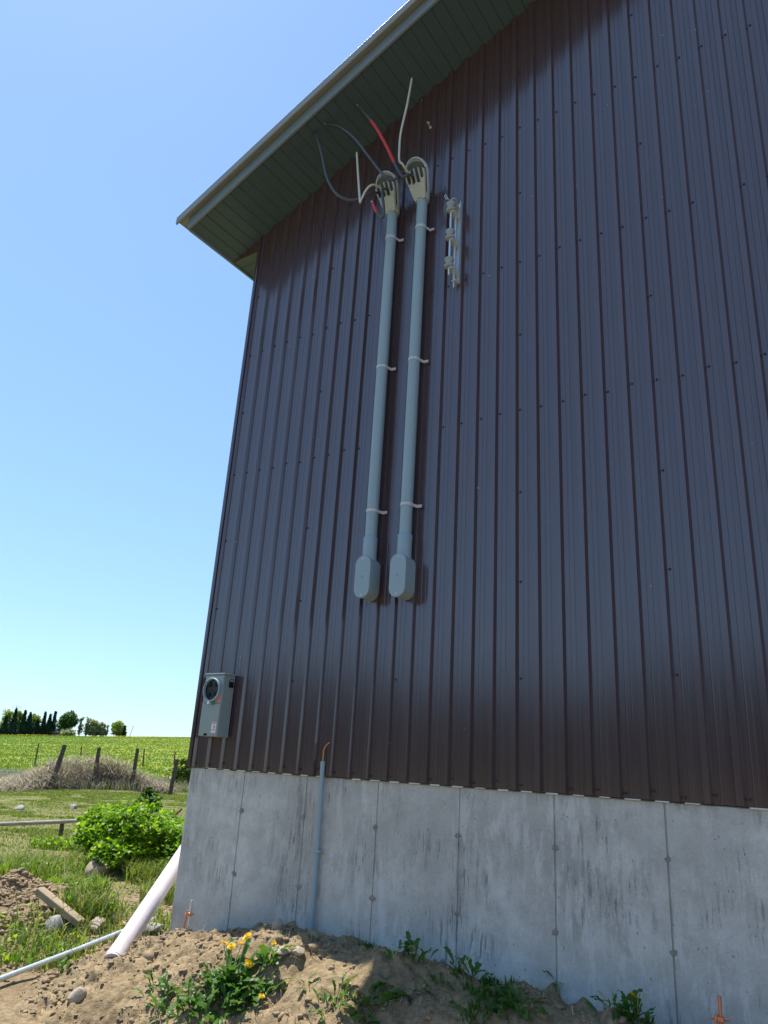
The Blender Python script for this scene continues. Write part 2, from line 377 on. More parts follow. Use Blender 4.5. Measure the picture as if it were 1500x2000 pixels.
n_a, n_r = 420, 190
rr = np.concatenate([[0.0], 0.35 * (1400 / 0.35) ** (np.arange(n_r) / (n_r - 1))])
aa = np.linspace(0, 2 * math.pi, n_a, endpoint=False)
GX = -5.5 + rr[:, None] * np.cos(aa)[None]; GY = 0.5 + rr[:, None] * np.sin(aa)[None]
GZ = ground_z(GX, GY)
V = np.stack([GX, GY, GZ], -1).reshape(-1, 3)
i = np.arange(n_r)[:, None] * n_a; k = np.arange(n_a)[None]; k2 = (k + 1) % n_a
F = np.stack([i + k, i + n_a + k, i + n_a + k2, i + k2], -1).reshape(-1, 4)
g = np_mesh('ground', V, F, M['ground'], smooth=True); struct(g)
a_s = g.data.attributes.new('soil', 'FLOAT', 'POINT'); a_s.data.foreach_set('value', soil_amt(V[:, 0], V[:, 1]).astype(np.float32))
a_f = g.data.attributes.new('far', 'FLOAT', 'POINT'); a_f.data.foreach_set('value', sstep(27, 36, np.hypot(V[:, 0], V[:, 1] + 4.27)).astype(np.float32))

mx = np.arange(-6.6, 1.6, 0.016); my = np.arange(-2.3, 0.03, 0.016)
X2, Y2 = np.meshgrid(mx, my, indexing='ij')
Z2 = np.maximum(mound_z(X2, Y2), 0) + ground_z(X2, Y2) * 0 + np.where(mound_z(X2, Y2) < 0.0, -0.15, 0.0)
Z2 = np.maximum(mound_z(X2, Y2), ground_z(X2, Y2) - 0.06)
V = np.stack([X2, Y2, Z2], -1).reshape(-1, 3); ny = len(my)
i = np.arange(len(mx) - 1)[:, None] * ny; k = np.arange(ny - 1)[None]
F = np.stack([i + k, i + ny + k, i + ny + k + 1, i + k + 1], -1).reshape(-1, 4)
struct(np_mesh('dirt_mound', V, F, M['soil'], smooth=True))
def top_z(x, y):
    x = np.asarray(x, float); y = np.asarray(y, float)
    return np.where((x > -6.6) & (x < 1.6) & (y < 0.03) & (y > -2.3), np.maximum(mound_z(x, y), ground_z(x, y)), ground_z(x, y))

# ------------------------------------------------------------------ barn
XL, PK = -4.712, 2.35                       # left corner, ridge
XR = 2 * PK - XL
EX, SL = -5.10, 0.415                       # eave line and roof slope
SOF = 6.42                                  # height of the soffit at the eave
OV = 0.60                                   # rake overhang
BK = 16.0                                   # barn depth
ZB = 1.525                                  # bottom of siding
def sof(x): return SOF + SL * ((x if x < PK else 2 * PK - x) - EX)
barn = thing('barn', 'tall barn clad in dark brown ribbed steel on a concrete foundation', 'barn', (XL, 0.0, 0.0))
PITCH, NR = 0.1524, 6
RIBX0 = -1.012                               # right foot of one rib
def profile(n=NR):
    pr = []
    for k in range(n):
        x = k * PITCH
        for (a, b) in ((0, 0), (0.030, 0), (0.0325, 0.0016), (0.0355, 0.0016), (0.038, 0), (0.062, 0), (0.0645, 0.0016), (0.0675, 0.0016), (0.070, 0), (0.0970, 0), (0.1045, 0.0235), (0.1396, 0.0235)):
            pr.append((x + a, b))
    pr.append((n * PITCH, 0)); return pr
edges = []; x = RIBX0
while x - NR * PITCH > XL: x -= NR * PITCH
x -= NR * PITCH
while x < XR: edges.append(x); x += NR * PITCH
for x0 in edges:
    p = [(x0 + a, b) for a, b in profile()]
    p = [(min(max(a, XL), XR), b) for a, b in p]
    q = [p[0]]
    for a, b in p[1:]:
        if a > q[-1][0] + 1e-5: q.append((a, b))
    if len(q) < 3: continue
    if any(a < PK < a2 for (a, _), (a2, _) in zip(q, q[1:])):
        j = next(j for j in range(len(q) - 1) if q[j][0] < PK < q[j + 1][0]); q.insert(j + 1, (PK, q[j][1]))
    mb = MB(); yo = random.uniform(-0.0008, 0.0008); n = len(q)
    vs_ = [(a, -b + yo, ZB) for a, b in q] + [(a, -b + yo, sof(a) + 0.01) for a, b in q]
    mb.add(vs_, [(j, j + 1, n + j + 1, n + j) for j in range(n - 1)])
    ob = mb.build('siding_panel', M['siding'], barn)
# inner sheet so that the wall is solid behind its panels
mb = MB(); mb.prism([(XL + 0.02, ZB + 0.02), (XR - 0.02, ZB + 0.02), (XR - 0.02, sof(XR)), (PK, sof(PK)), (XL + 0.02, sof(XL))], (0, 0, 0), (1, 0, 0), (0, 0, 1), (0, 1, 0), 0.006, 0.12)
mb.build('wall_core', M['siding'], barn)
# screws
mb = MB(); rows_full = [1.56, 3.98, 5.21, 6.49, 7.7]; rows_lap = [2.165, 2.77, 3.38, 4.60, 5.85, 7.1]
def screw(x, z):
    mb.lathe([(0.009, 0.0), (0.009, 0.0025), (0.0055, 0.003), (0.0055, 0.008), (0.002, 0.009)], (x, 0.001, z), (0, -1, 0), 6)
nk = int((XR - XL) / PITCH) + 2
for k in range(-40, 80):
    x = RIBX0 + k * PITCH + 0.013
    if x < XL + 0.04 or x > XR - 0.04: continue
    for z in rows_full:
        if z < sof(x) - 0.25 and random.random() > 0.04: screw(x + random.uniform(-.003, .003), z + random.uniform(-.012, .012))
    if k % 6 == 0:
        for z in rows_lap:
            if z < sof(x) - 0.25: screw(x, z + random.uniform(-.012, .012))
sc_ob = mb.build('screws', M['screw'], barn); sc_ob['kind'] = 'stuff'
# corner trim
mb = MB(); mb.prism([(0, -0.004), (0.0, -0.024), (-0.010, -0.030), (-0.028, -0.030), (-0.028, 0.16), (-0.022, 0.16), (-0.022, -0.004)], (XL + 0.012, 0, ZB - 0.004), (1, 0, 0), (0, 1, 0), (0, 0, 1), 0, sof(XL) - ZB - 0.02)
mb.build('corner_trim', M['siding'], barn)
# short pale strips under the flats between the ribs
mb = MB()
for k in range(-40, 80):
    x = RIBX0 + k * PITCH
    if XL < x and x + 0.1 < XR and random.random() < 0.8:
        a = random.uniform(0, 0.02); mb.box((x + 0.004 + a, -0.007, ZB - 0.006 - random.random() * 0.004), (x + 0.098 - random.uniform(0, .02), 0.004, ZB - 0.0012))
bf = mb.build('base_dashes', M['palegrey'], barn); bf['kind'] = 'stuff'
# foundation
fo = MB().box((XL + 0.01, 0.0145, -0.4), (XR - 0.01, 0.21, ZB - 0.004)).build('foundation', M['concrete'], barn)
fx = [XL, -4.130, -3.527, -2.922, -2.318, -1.714, -1.108]
while fx[-1] < XR - 0.7: fx.append(fx[-1] + 0.605)
fx[-1] = XR
for a, b in zip(fx, fx[1:]):
    y0 = 0.006 + random.uniform(-0.0025, 0.0025)
    MB().box((a + (0 if a == XL else 0.0048), y0, -0.35), (b - 0.0048, 0.03, ZB - 0.008)).build('foundation_panel', M['concrete'], fo, bevel=0.003)
for xj in fx[1:9]:
    for zj in (1.24, 0.826):
        bm = bmesh.new(); bmesh.ops.create_icosphere(bm, subdivisions=2, radius=0.014)
        for v in bm.verts:
            k = 1 + random.uniform(-0.5, 0.5); v.co = Vector((v.co.x * k * 1.3 + random.uniform(-.004, .004), v.co.y * 0.16, v.co.z * k))
        me = bpy.data.meshes.new('tie_mark'); bm.to_mesh(me); bm.free()
        ob = finish('tie_mark', me, M['tie'], fo, fix=False); ob.location = Vector((xj + random.uniform(-.01, .01), 0.004, zj + random.uniform(-.008, .008))) - Vector(barn.location)
# remaining walls
for nm, xa, xb in (('side_wall', XL - 0.002, XL + 0.1), ('side_wall', XR - 0.1, XR)):
    mb = MB(); s_ = -1 if xa < 0 else 1; xo = xa if s_ < 0 else xb
    pr = profile(int((BK - 0.2) / PITCH)); n = len(pr)
    mb.add([(xo - (-s_) * 0 + s_ * (b + 0.001), 0.17 + a, ZB) for a, b in pr] + [(xo + s_ * (b + 0.001), 0.17 + a, SOF) for a, b in pr], [(j, j + 1, n + j + 1, n + j) for j in range(n - 1)])
    mb.build(nm, M['siding'], barn)
    xi = (XL + 0.005, XL + 0.2) if s_ < 0 else (XR - 0.2, XR - 0.005)
    MB().box((xi[0], 0.215, -0.4), (xi[1], BK, ZB - 0.004)).build('side_foundation', M['concrete'], barn)
MB().prism([(XL, -0.3), (XR, -0.3), (XR, sof(XR)), (PK, sof(PK)), (XL, sof(XL))], (0, BK, 0), (1, 0, 0), (0, 0, 1), (0, 1, 0), 0, 0.1).build('rear_wall', M['siding'], barn)
# rake soffit: one plank after another, each running out from the wall
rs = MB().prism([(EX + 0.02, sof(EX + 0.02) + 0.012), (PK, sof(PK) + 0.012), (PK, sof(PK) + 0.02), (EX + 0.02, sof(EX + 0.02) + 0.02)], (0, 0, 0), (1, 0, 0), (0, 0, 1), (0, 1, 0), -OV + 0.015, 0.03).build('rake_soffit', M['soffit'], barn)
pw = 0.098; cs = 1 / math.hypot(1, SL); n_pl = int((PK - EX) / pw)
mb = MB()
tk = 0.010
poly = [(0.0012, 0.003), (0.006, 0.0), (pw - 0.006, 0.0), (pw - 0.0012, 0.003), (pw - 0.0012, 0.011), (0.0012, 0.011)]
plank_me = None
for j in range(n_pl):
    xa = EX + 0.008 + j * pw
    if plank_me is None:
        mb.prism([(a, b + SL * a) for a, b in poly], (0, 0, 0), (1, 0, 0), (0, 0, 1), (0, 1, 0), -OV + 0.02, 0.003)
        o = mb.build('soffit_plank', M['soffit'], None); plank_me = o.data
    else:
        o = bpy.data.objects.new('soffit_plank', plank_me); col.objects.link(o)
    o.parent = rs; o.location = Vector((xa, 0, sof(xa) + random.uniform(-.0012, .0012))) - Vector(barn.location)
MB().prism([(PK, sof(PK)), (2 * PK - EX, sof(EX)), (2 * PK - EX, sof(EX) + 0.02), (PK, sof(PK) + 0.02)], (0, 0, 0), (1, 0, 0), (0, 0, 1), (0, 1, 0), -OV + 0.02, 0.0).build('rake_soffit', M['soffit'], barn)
# soffit under the left eave, planks running out from the side wall
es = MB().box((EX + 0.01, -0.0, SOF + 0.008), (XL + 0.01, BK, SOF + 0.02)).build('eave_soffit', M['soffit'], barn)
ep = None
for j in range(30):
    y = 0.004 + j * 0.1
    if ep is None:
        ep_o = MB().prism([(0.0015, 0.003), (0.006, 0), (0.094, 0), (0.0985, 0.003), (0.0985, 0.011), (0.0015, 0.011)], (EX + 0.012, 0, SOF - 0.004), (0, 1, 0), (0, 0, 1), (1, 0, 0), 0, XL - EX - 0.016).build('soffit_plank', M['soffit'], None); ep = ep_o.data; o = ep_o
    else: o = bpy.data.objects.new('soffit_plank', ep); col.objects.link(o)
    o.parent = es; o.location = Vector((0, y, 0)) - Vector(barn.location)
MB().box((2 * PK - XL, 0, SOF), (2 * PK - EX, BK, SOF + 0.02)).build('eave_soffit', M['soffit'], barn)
# triangular end of the eave box, in the plane of the wall
MB().prism([(EX + 0.012, SOF - 0.002), (XL - 0.018, SOF - 0.002), (XL - 0.018, sof(XL - 0.018) - 0.004), (EX + 0.012, sof(EX + 0.012) - 0.001)], (0, 0, 0), (1, 0, 0), (0, 0, 1), (0, 1, 0), -0.006, 0.004).build('eave_end_cap', M['siding'], barn)
# fascia boards
for s_ in (1, -1):
    X_ = (lambda x: x) if s_ > 0 else (lambda x: 2 * PK - x)
    o = MB().prism([(X_(EX - 0.004), sof(EX) - 0.016), (PK, sof(PK) - 0.012), (PK, sof(PK) + 0.125), (X_(EX - 0.004), sof(EX) + 0.120)], (0, 0, 0), (1, 0, 0), (0, 0, 1), (0, 1, 0), -OV - 0.012, -OV + 0.012).build('rake_fascia', M['fascia'], barn, bevel=0.003)
    xs = sorted((X_(EX - 0.012), X_(EX + 0.012)))
    MB().box((xs[0], -OV + 0.0125, SOF - 0.018), (xs[1], BK, SOF + 0.118)).build('eave_fascia', M['fascia'], barn, bevel=0.003)
    # ribbed roof sheet with its bright rake trim
    h = 0.126
    MB().prism([(X_(EX - 0.11), sof(EX) + h - SL * 0.11), (PK, sof(PK) + h), (PK, sof(PK) + h + 0.03), (X_(EX - 0.11), sof(EX) + h + 0.03 - SL * 0.11)], (0, 0, 0), (1, 0, 0), (0, 0, 1), (0, 1, 0), -OV - 0.055, BK + OV).build('roof', M['roof'], barn)
    MB().prism([(X_(EX - 0.115), sof(EX) + h - 0.035 - SL * 0.115), (PK, sof(PK) + h - 0.035), (PK, sof(PK) + h + 0.045), (X_(EX - 0.115), sof(EX) + h + 0.045 - SL * 0.115)], (0, 0, 0), (1, 0, 0), (0, 0, 1), (0, 1, 0), -OV - 0.075, -OV - 0.0555).build('rake_trim', M['roof'], barn, bevel=0.004)

# ------------------------------------------------------------------ service masts
def stadium(w, h, n=10):
    r = w / 2; p = []
    for k in range(n + 1): a = math.pi * k / n; p.append((r * math.cos(a), h / 2 - r + r * math.sin(a)))
    for k in range(n + 1): a = math.pi + math.pi * k / n; p.append((r * math.cos(a), -h / 2 + r + r * math.sin(a)))
    return p
def service_mast(x, z0, z1, straps, label):
    t = thing('service_mast', label, 'conduit', (x, -0.08, z0), 'grey electrical service masts on the barn wall')
    y = -0.082
    MB().tube([(x, y, z0 + 0.28), (x, y, z1)], 0.0445, 24).build('pipe', M['pvc'], t, smooth=40)
    MB().lathe([(0.046, 0), (0.052, 0.001), (0.053, 0.12), (0.050, 0.124), (0.0445, 0.125)], (x, y, z0 + 0.335), (0, 0, 1), 24).build('coupling', M['pvc'], t, smooth=40)
    bx = MB().prism(stadium(0.128, 0.305), (x, -0.022, z0 + 0.1525), (1, 0, 0), (0, 0, 1), (0, -1, 0), 0, 0.120).build('conduit_body', M['pvc'], t, smooth=40, bevel=0.004)
    MB().tube([(x, y, z0 + 0.28), (x, y, z0 + 0.345)], [0.055, 0.051], 24).build('hub', M['pvc'], bx, smooth=40)
    cv = MB().prism(stadium(0.132, 0.309), (x, -0.1425, z0 + 0.1525), (1, 0, 0), (0, 0, 1), (0, -1, 0), 0, 0.012).build('cover', M['pvc'], t, smooth=40, bevel=0.003)
    for dz in (-0.132, 0.132):
        MB().lathe([(0.0055, 0), (0.0055, 0.002), (0.002, 0.0022)], (x, -0.1545, z0 + 0.1525 + dz), (0, -1, 0), 10).build('cover_screw', M['galv'], cv)
    for dx in (-0.006, 0.0, 0.006):       # faint moulded mark in the middle of the cover
        MB().box((x + dx - 0.0012, -0.1560, z0 + 0.140), (x + dx + 0.0012, -0.1542, z0 + 0.160)).build('moulded_mark', M['pvc'], cv)
    for zs in straps:
        mb = MB(); P = []
        for k in range(13):
            a = math.pi * (1 + k / 12) + 0.25; P.append((x + 0.0475 * math.cos(a), y + 0.0475 * math.sin(a)))
        P = [(x - 0.049, -0.012)] + P + [(x + 0.052, -0.045), (x + 0.056, -0.030), (x + 0.092, -0.026)]
        m_ = len(P); hh = 0.011
        vs_ = []
        for (a, b) in P: vs_ += [(a, b, zs - hh), (a, b, zs + hh)]
        mb.add(vs_, [(2 * j, 2 * j + 1, 2 * j + 3, 2 * j + 2) for j in range(m_ - 1)])
        o = mb.build('strap', M['pvc_light'], t); sm = o.modifiers.new('thick', 'SOLIDIFY'); sm.thickness = 0.005; sm.offset = 1
        MB().lathe([(0.008, 0), (0.008, 0.004), (0.003, 0.006)], (x + 0.080, -0.028, zs), (0, -1, 0), 8).build('strap_screw', M['galv'], o)
    # weatherhead: collar, hood, notched plate, dark inside between them
    ax = Vector((0, -0.52, 0.854)); nw = Vector((0, -0.854, -0.52)); u = Vector((1, 0, 0)); o0 = Vector((x, y, z1 - 0.02))
    wh = MB().lathe([(0.056, 0), (0.060, 0.004), (0.060, 0.045), (0.056, 0.07), (0.05, 0.10)], (x, y, z1 - 0.045), (0, 0, 1), 24).build('weatherhead', M['head'], t, smooth=40)
    outl = lambda w0, w1, L, top: [(-w0, 0.0), (w0, 0.0), (w1, L * 0.62)] + [(w1 * math.cos(a), L * 0.68 + top * math.sin(a)) for a in [math.pi * k / 12 for k in range(13)]] + [(-w1, L * 0.62)]
    MB().prism(outl(0.052, 0.098, 0.33, 0.115), o0, u, ax, nw, -0.050, -0.012).build('hood', M['head'], wh, smooth=35, bevel=0.012)
    MB().prism(outl(0.045, 0.086, 0.32, 0.085), o0, u, ax, nw, -0.013, 0.018).build('cable_plate', M['black'], wh)
    # rim around the open end
    rim = [o0 + u * (0.094 * math.cos(a)) + ax * (0.225 + 0.108 * math.sin(a)) + nw * 0.004 for a in [math.pi * k / 16 for k in range(17)]]
    MB().tube(rim, 0.008, 8).build('rim', M['head'], wh, smooth=60)
    # front plate with four round-bottomed notches
    pw_ = 0.090; L1 = 0.215; pl = [(-0.050, 0.0), (0.050, 0.0), (pw_, 0.17), (pw_, L1)]
    cx = [0.062, 0.021, -0.021, -0.062]; rn = 0.0165; bot = [0.165, 0.135, 0.135, 0.150]
    for c_, b_ in zip(cx, bot):
        pl += [(c_ + rn, L1 + (0.03 if abs(c_) < 0.03 else 0.01))] + [(c_ + rn * math.cos(a), b_ + rn * math.sin(a)) for a in [-math.pi * k / 6 for k in range(7)]] + [(c_ - rn, L1 + (0.03 if abs(c_) < 0.03 else 0.01))]
    pl += [(-pw_, L1), (-pw_, 0.17)]
    bm = bmesh.new(); vv = [bm.verts.new(o0 + u * a + ax * b + nw * 0.020 - t.location) for a, b in pl]; f_ = bm.faces.new(vv)
    ex_ = bmesh.ops.extrude_face_region(bm, geom=[f_]); bmesh.ops.translate(bm, verts=[e for e in ex_['geom'] if isinstance(e, bmesh.types.BMVert)], vec=nw * 0.022)
    bmesh.ops.triangulate(bm, faces=[f for f in bm.faces if len(f.verts) > 4])
    me = bpy.data.meshes.new('front_plate'); bm.to_mesh(me); bm.free(); finish('front_plate', me, M['head'], wh)
    MB().prism([(-0.052, -0.01), (0.052, -0.01), (0.075, 0.10), (0.0, 0.135), (-0.075, 0.10)], o0, u, ax, nw, 0.030, 0.052).build('clamp_boss', M['head'], wh, bevel=0.008)
    for sx in (-0.055, 0.055):
        MB().tube([o0 + u * sx + ax * 0.09 + nw * 0.04, o0 + u * sx + ax * 0.09 + nw * 0.056], 0.007, 8).build('head_screw', M['galv'], wh)
    return t, o0, u, ax, nw
X1, X2m = -3.056, -2.757
m1, o1, u1, a1, w1 = service_mast(X1, 2.722, 6.13, [5.825, 4.587, 3.383], 'grey conduit mast nearer the barn corner, its black wires drooping')
m2, o2, u2, a2, w2 = service_mast(X2m, 2.706, 6.13, [5.81, 4.572, 3.389], 'grey conduit mast nearer the insulator rack, pale wire standing straight up')

def wire(pts, r, mat, label, bands=()):
    P = catmull(pts, 8); base = P[0]
    t = thing('service_wire', label, 'wire', base, 'loose wire ends at the weatherheads')
    MB().tube(P, r, 10).build('insulation', M[mat], t, smooth=60)
    d = (P[-1] - P[-2]).normalized()
    MB().tube([P[-1] - d * 0.004, P[-1] + d * 0.016], r * 0.72, 8).build('bare_end', M['galv'], t, smooth=60)
    n = len(P)
    for a, b, mm in bands:
        seg = P[int(a * (n - 1)):int(b * (n - 1)) + 1]; MB().tube(seg, r * 1.18, 10).build('tape_band', M[mm], t, smooth=60)
    return t
def slot(o, u, ax, nw, s, h=0.185): return o + u * s + ax * h + nw * 0.012
s1 = lambda s: slot(o1, u1, a1, w1, s); s2 = lambda s: slot(o2, u2, a2, w2, s)
wire([s1(-0.062), pt(722, 378, .32), pt(700, 389, .36), pt(678, 390, .40), pt(655, 376, .44), pt(638, 345, .46), pt(628, 300, .47), pt(614, 251, .47)], 0.0125, 'black', 'long black wire looping furthest left, its end nearest the roof edge')
wire([s1(-0.021), pt(730, 361, .33), pt(716, 370, .36), pt(705, 391, .38), pt(703, 392, .38), pt(700, 350, .38), pt(697, 300, .36)], 0.0095, 'wire_pale', 'short pale wire bent into a sharp V left of the lower weatherhead')
wire([s1(0.021), pt(747, 372, .34), pt(749, 400, .36), pt(750, 418, .36), pt(746, 424, .36), pt(737, 416, .36), pt(727, 396, .36)], 0.012, 'black', 'short black wire hooked downward with a red taped end', [(0.84, 0.98, 'red')])
wire([s2(-0.062), pt(786, 336, .32), pt(778, 346, .34), pt(764, 351, .37), pt(748, 341, .40), pt(722, 308, .43), pt(692, 270, .45), pt(662, 247, .46), pt(637, 242, .46)], 0.0115, 'black', 'black wire arching left from the upper weatherhead above the others')
wire([s2(-0.021), pt(797, 341, .33), pt(787, 345, .35), pt(775, 328, .37), pt(752, 280, .40), pt(728, 240, .42), pt(700, 207, .43)], 0.012, 'black', 'black wire with a long red taped length rising to the soffit', [(0.56, 0.86, 'red')])
wire([s2(-0.05), pt(787, 322, .31), pt(780, 314, .32), pt(780, 290, .33), pt(783, 258, .33), pt(795, 205, .32), pt(804, 155, .30)], 0.0095, 'wire_pale', 'pale wire standing upright from the upper weatherhead')

# ------------------------------------------------------------------ insulator rack
xr = -2.432
rk = thing('insulator_rack', 'galvanised rack with three grey spool insulators beside the masts', 'insulator rack', (xr, -0.02, 5.19))
ch = MB().prism([(-0.026, 0), (-0.026, -0.028), (-0.022, -0.028), (-0.022, -0.006), (0.022, -0.006), (0.022, -0.034), (0.026, -0.034), (0.026, 0)], (xr, -0.0195, 5.19), (1, 0, 0), (0, 1, 0), (0, 0, 1), 0, 0.765).build('back_channel', M['galv'], rk)
for zc in (5.27, 5.80): MB().lathe([(0.012, 0), (0.012, 0.006), (0.007, 0.012)], (xr, -0.026, zc), (0, -1, 0), 6).build('lag_bolt', M['galv'], ch)
xs_, ys_ = -2.452, -0.122
MB().tube([(xs_, ys_, 5.215), (xs_, ys_, 5.93)], 0.0085, 10).build('spool_rod', M['galv'], rk, smooth=60)
MB().tube([(xr - 0.012, -0.055, 5.14), (xr - 0.012, -0.055, 5.86)], 0.006, 8).build('tie_rod', M['galv'], rk, smooth=60)
for zs in (5.861, 5.592, 5.326):
    MB().lathe([(0.014, -0.043), (0.030, -0.042), (0.038, -0.036), (0.038, -0.022), (0.030, -0.014), (0.026, 0.0), (0.030, 0.012), (0.038, 0.018), (0.039, 0.034), (0.032, 0.041), (0.014, 0.043)], (xs_, ys_, zs), (0, 0, 1), 24).build('spool_insulator', M['porcelain'], rk, smooth=60)
for zs in (5.861 - 0.062, 5.592 - 0.062, 5.326 - 0.060, 5.861 + 0.058):
    MB().prism([(0, 0), (0.018, -0.02), (0.040, -0.102), (0.030, -0.120), (0.010, -0.120), (-0.012, -0.10), (-0.012, 0)], (xr - 0.012, -0.022, zs), (1, 0, 0), (0, 1, 0), (0, 0, 1), -0.003, 0.003).build('bracket', M['galv'], rk)
MB().tube([(xs_ - 0.012, ys_ - 0.01, 5.935), (xs_ - 0.040, ys_ - 0.02, 5.945), (xs_ - 0.052, ys_ - 0.022, 5.975), (xs_ - 0.045, ys_ - 0.02, 5.995), (xs_ - 0.036, ys_ - 0.018, 5.972), (xs_ - 0.024, ys_ - 0.014, 5.945)], 0.0032, 6).build('cotter_pin', M['galv'], rk)
MB().prism([(-0.015, 0), (0.02, 0), (0.02, -0.06), (-0.015, -0.06)], (xr - 0.006, -0.02, 5.19), (1, 0, 0), (0, 1, 0), (0, 0, 1), -0.004, 0.0).build('bottom_lip', M['galv'], rk)
eye = thing('wall_hook', 'tiny pale hook screwed to the siding under the soffit', 'hook', pt(841, 249, 0.0))
he = Vector(eye.location)
MB().tube([he, he + Vector((0, -0.03, 0)), he + Vector((0.012, -0.045, 0.008)), he + Vector((0, -0.055, 0.016)), he + Vector((-0.010, -0.042, 0.010))], 0.004, 6).build('hook', M['galv'], eye)
MB().lathe([(0.014, 0), (0.014, 0.003)], he, (0, -1, 0), 10).build('washer', M['palegrey'], eye)

# ------------------------------------------------------------------ meter socket
xa, xb, za, zb, yf = -4.528, -4.325, 1.752, 2.212, -0.132
mt = thing('meter_socket', 'grey steel meter socket box with an open round face near the barn corner', 'meter box', (xa, 0, za))
zc_, xc_, rc_ = 2.098, (xa + xb) / 2 - 0.002, 0.086
mb = MB()
mb.box((xa, yf, za), (xb, -0.019, zb - 0.0)); mb.build('enclosure', M['meter'], mt, bevel=0.004)
MB().box((xa - 0.005, yf - 0.010, zb + 0.001), (xb + 0.005, -0.019, zb + 0.013)).build('rain_cap', M['meter'], mt, bevel=0.003)
fr = MB().box((xa + 0.002, yf - 0.008, za + 0.003), (xb - 0.002, yf - 0.0005, 1.995)).build('lower_cover', M['meter'], mt, bevel=0.003)
up = MB().box((xa + 0.002, yf - 0.005, 1.999), (xb - 0.002, yf - 0.0005, zb - 0.004)).build('upper_cover', M['meter'], mt, bevel=0.003)
rg = MB().lathe([(rc_ - 0.004, 0), (rc_ + 0.004, 0.0), (rc_ + 0.005, 0.022), (rc_ + 0.001, 0.026), (rc_ - 0.006, 0.026), (rc_ - 0.007, 0.022), (rc_ - 0.007, 0.004)], (xc_, yf - 0.0055, zc_), (0, -1, 0), 40)
rg.f = rg.f[:-2]; rg.build('sealing_ring', M['pvc'], mt, smooth=40)
MB().lathe([(rc_ - 0.0075, 0), (rc_ - 0.0075, 0.004)], (xc_, yf - 0.0056, zc_), (0, -1, 0), 36).build('socket_cavity', M['dark'], mt)
for dx in (-0.035, 0.035):
    for dz in (-0.035, 0.038):
        mb = MB(); mb.box((xc_ + dx - 0.010, yf - 0.022, zc_ + dz - 0.014), (xc_ + dx - 0.004, yf - 0.0095, zc_ + dz + 0.014)); mb.box((xc_ + dx + 0.004, yf - 0.022, zc_ + dz - 0.014), (xc_ + dx + 0.010, yf - 0.0095, zc_ + dz + 0.014)); mb.build('jaw', M['screw'], mt)
MB().box((xc_ - 0.050, yf - 0.015, zc_ - 0.006), (xc_ + 0.050, yf - 0.0095, zc_ + 0.006)).build('cross_bar', M['screw'], mt)
MB().tube([(xc_ - 0.006, yf - 0.036, zc_ - rc_ - 0.012), (xc_ - 0.006, yf - 0.008, zc_ - rc_ - 0.014)], 0.013, 10).build('ring_latch', M['galv'], mt)
MB().box((xc_ + 0.004, yf - 0.011, zc_ - rc_ - 0.028), (xc_ + 0.040, yf - 0.0082, zc_ - rc_ - 0.004)).build('green_tag', M['green_tag'], mt)
MB().prism([(0, -0.006), (0.026, -0.012), (0.036, 0.02), (0.030, 0.046), (0.016, 0.046), (-0.010, 0.010)], (xb - 0.046, yf - 0.0055, zc_ - rc_ + 0.008), (1, 0, 0), (0, 0, 1), (0, -1, 0), 0, 0.0015).build('round_sticker', M['pink'], mt)
ws = MB().box((xb - 0.066, yf - 0.0095, za + 0.022), (xb - 0.018, yf - 0.0082, za + 0.105)).build('warning_label', M['white'], mt)
for z0_, z1_, m_ in ((0.094, 0.104, 'pink'), (0.046, 0.053, 'pink'), (0.024, 0.028, 'pink')):
    MB().box((xb - 0.061, yf - 0.0105, za + z0_ - 0.002), (xb - 0.023, yf - 0.0096, za + z1_ - 0.002)).build('printed_bar', M[m_], ws)
MB().prism([(0, 0), (0.006, 0), (0.009, 0.014), (0.003, 0.030), (-0.001, 0.02)], (xb - 0.040, yf - 0.0096, za + 0.057), (1, 0, 0), (0, 0, 1), (0, -1, 0), 0, 0.001).build('printed_symbol', M['black'], ws)
MB().prism(stadium(0.030, 0.016, 5), (xc_ - 0.02, yf - 0.008, za + 0.012), (1, 0, 0), (0, 0, 1), (0, -1, 0), 0, 0.004).build('cover_hasp', M['dark'], mt)
MB().prism([(0.03, -0.025), (0.078, -0.025), (0.078, 0.028), (0.064, 0.040), (0.042, 0.040), (0.03, 0.028)], (xb + 0.0005, 0, zb - 0.065), (0, -1, 0), (0, 0, 1), (1, 0, 0), 0, 0.0025).build('side_knockout', M['dark'], mt)
MB().box((xb + 0.0025, -0.073, zb - 0.045), (xb + 0.0045, -0.035, zb - 0.032)).build('side_label', M['meter'], mt)

# ------------------------------------------------------------------ ground conduit, copper wire, ground rods
gx = -3.368
gc = thing('ground_conduit', 'thin grey plastic conduit standing against the concrete foundation', 'conduit', (gx, -0.02, 0.5))
MB().tube([(gx + 0.004, -0.024, 0.45), (gx, -0.022, 1.1), (gx - 0.006, -0.026, 1.622)], 0.0165, 14).build('pipe', M['pvc'], gc, smooth=40)
MB().box((gx - 0.021, -0.044, 1.045), (gx + 0.034, 0.004, 1.062)).build('strap', M['pvc'], gc, bevel=0.003)
gw = thing('copper_wire', 'bare copper wire bending out of the thin conduit into the siding', 'wire', (gx, -0.024, 1.6))
MB().tube(catmull([(gx - 0.006, -0.026, 1.58), (gx - 0.006, -0.028, 1.66), (gx - 0.002, -0.030, 1.70), (gx + 0.022, -0.028, 1.735), (gx + 0.040, -0.010, 1.752), (gx + 0.042, 0.002, 1.755)], 6), 0.0055, 8).build('wire', M['copper'], gw, smooth=60)
MB().lathe([(0.018, 0), (0.014, 0.006), (0.004, 0.009)], (gx + 0.042, 0.001, 1.756), (0, -1, 0), 10).build('sealant_blob', M['tie'], gw)
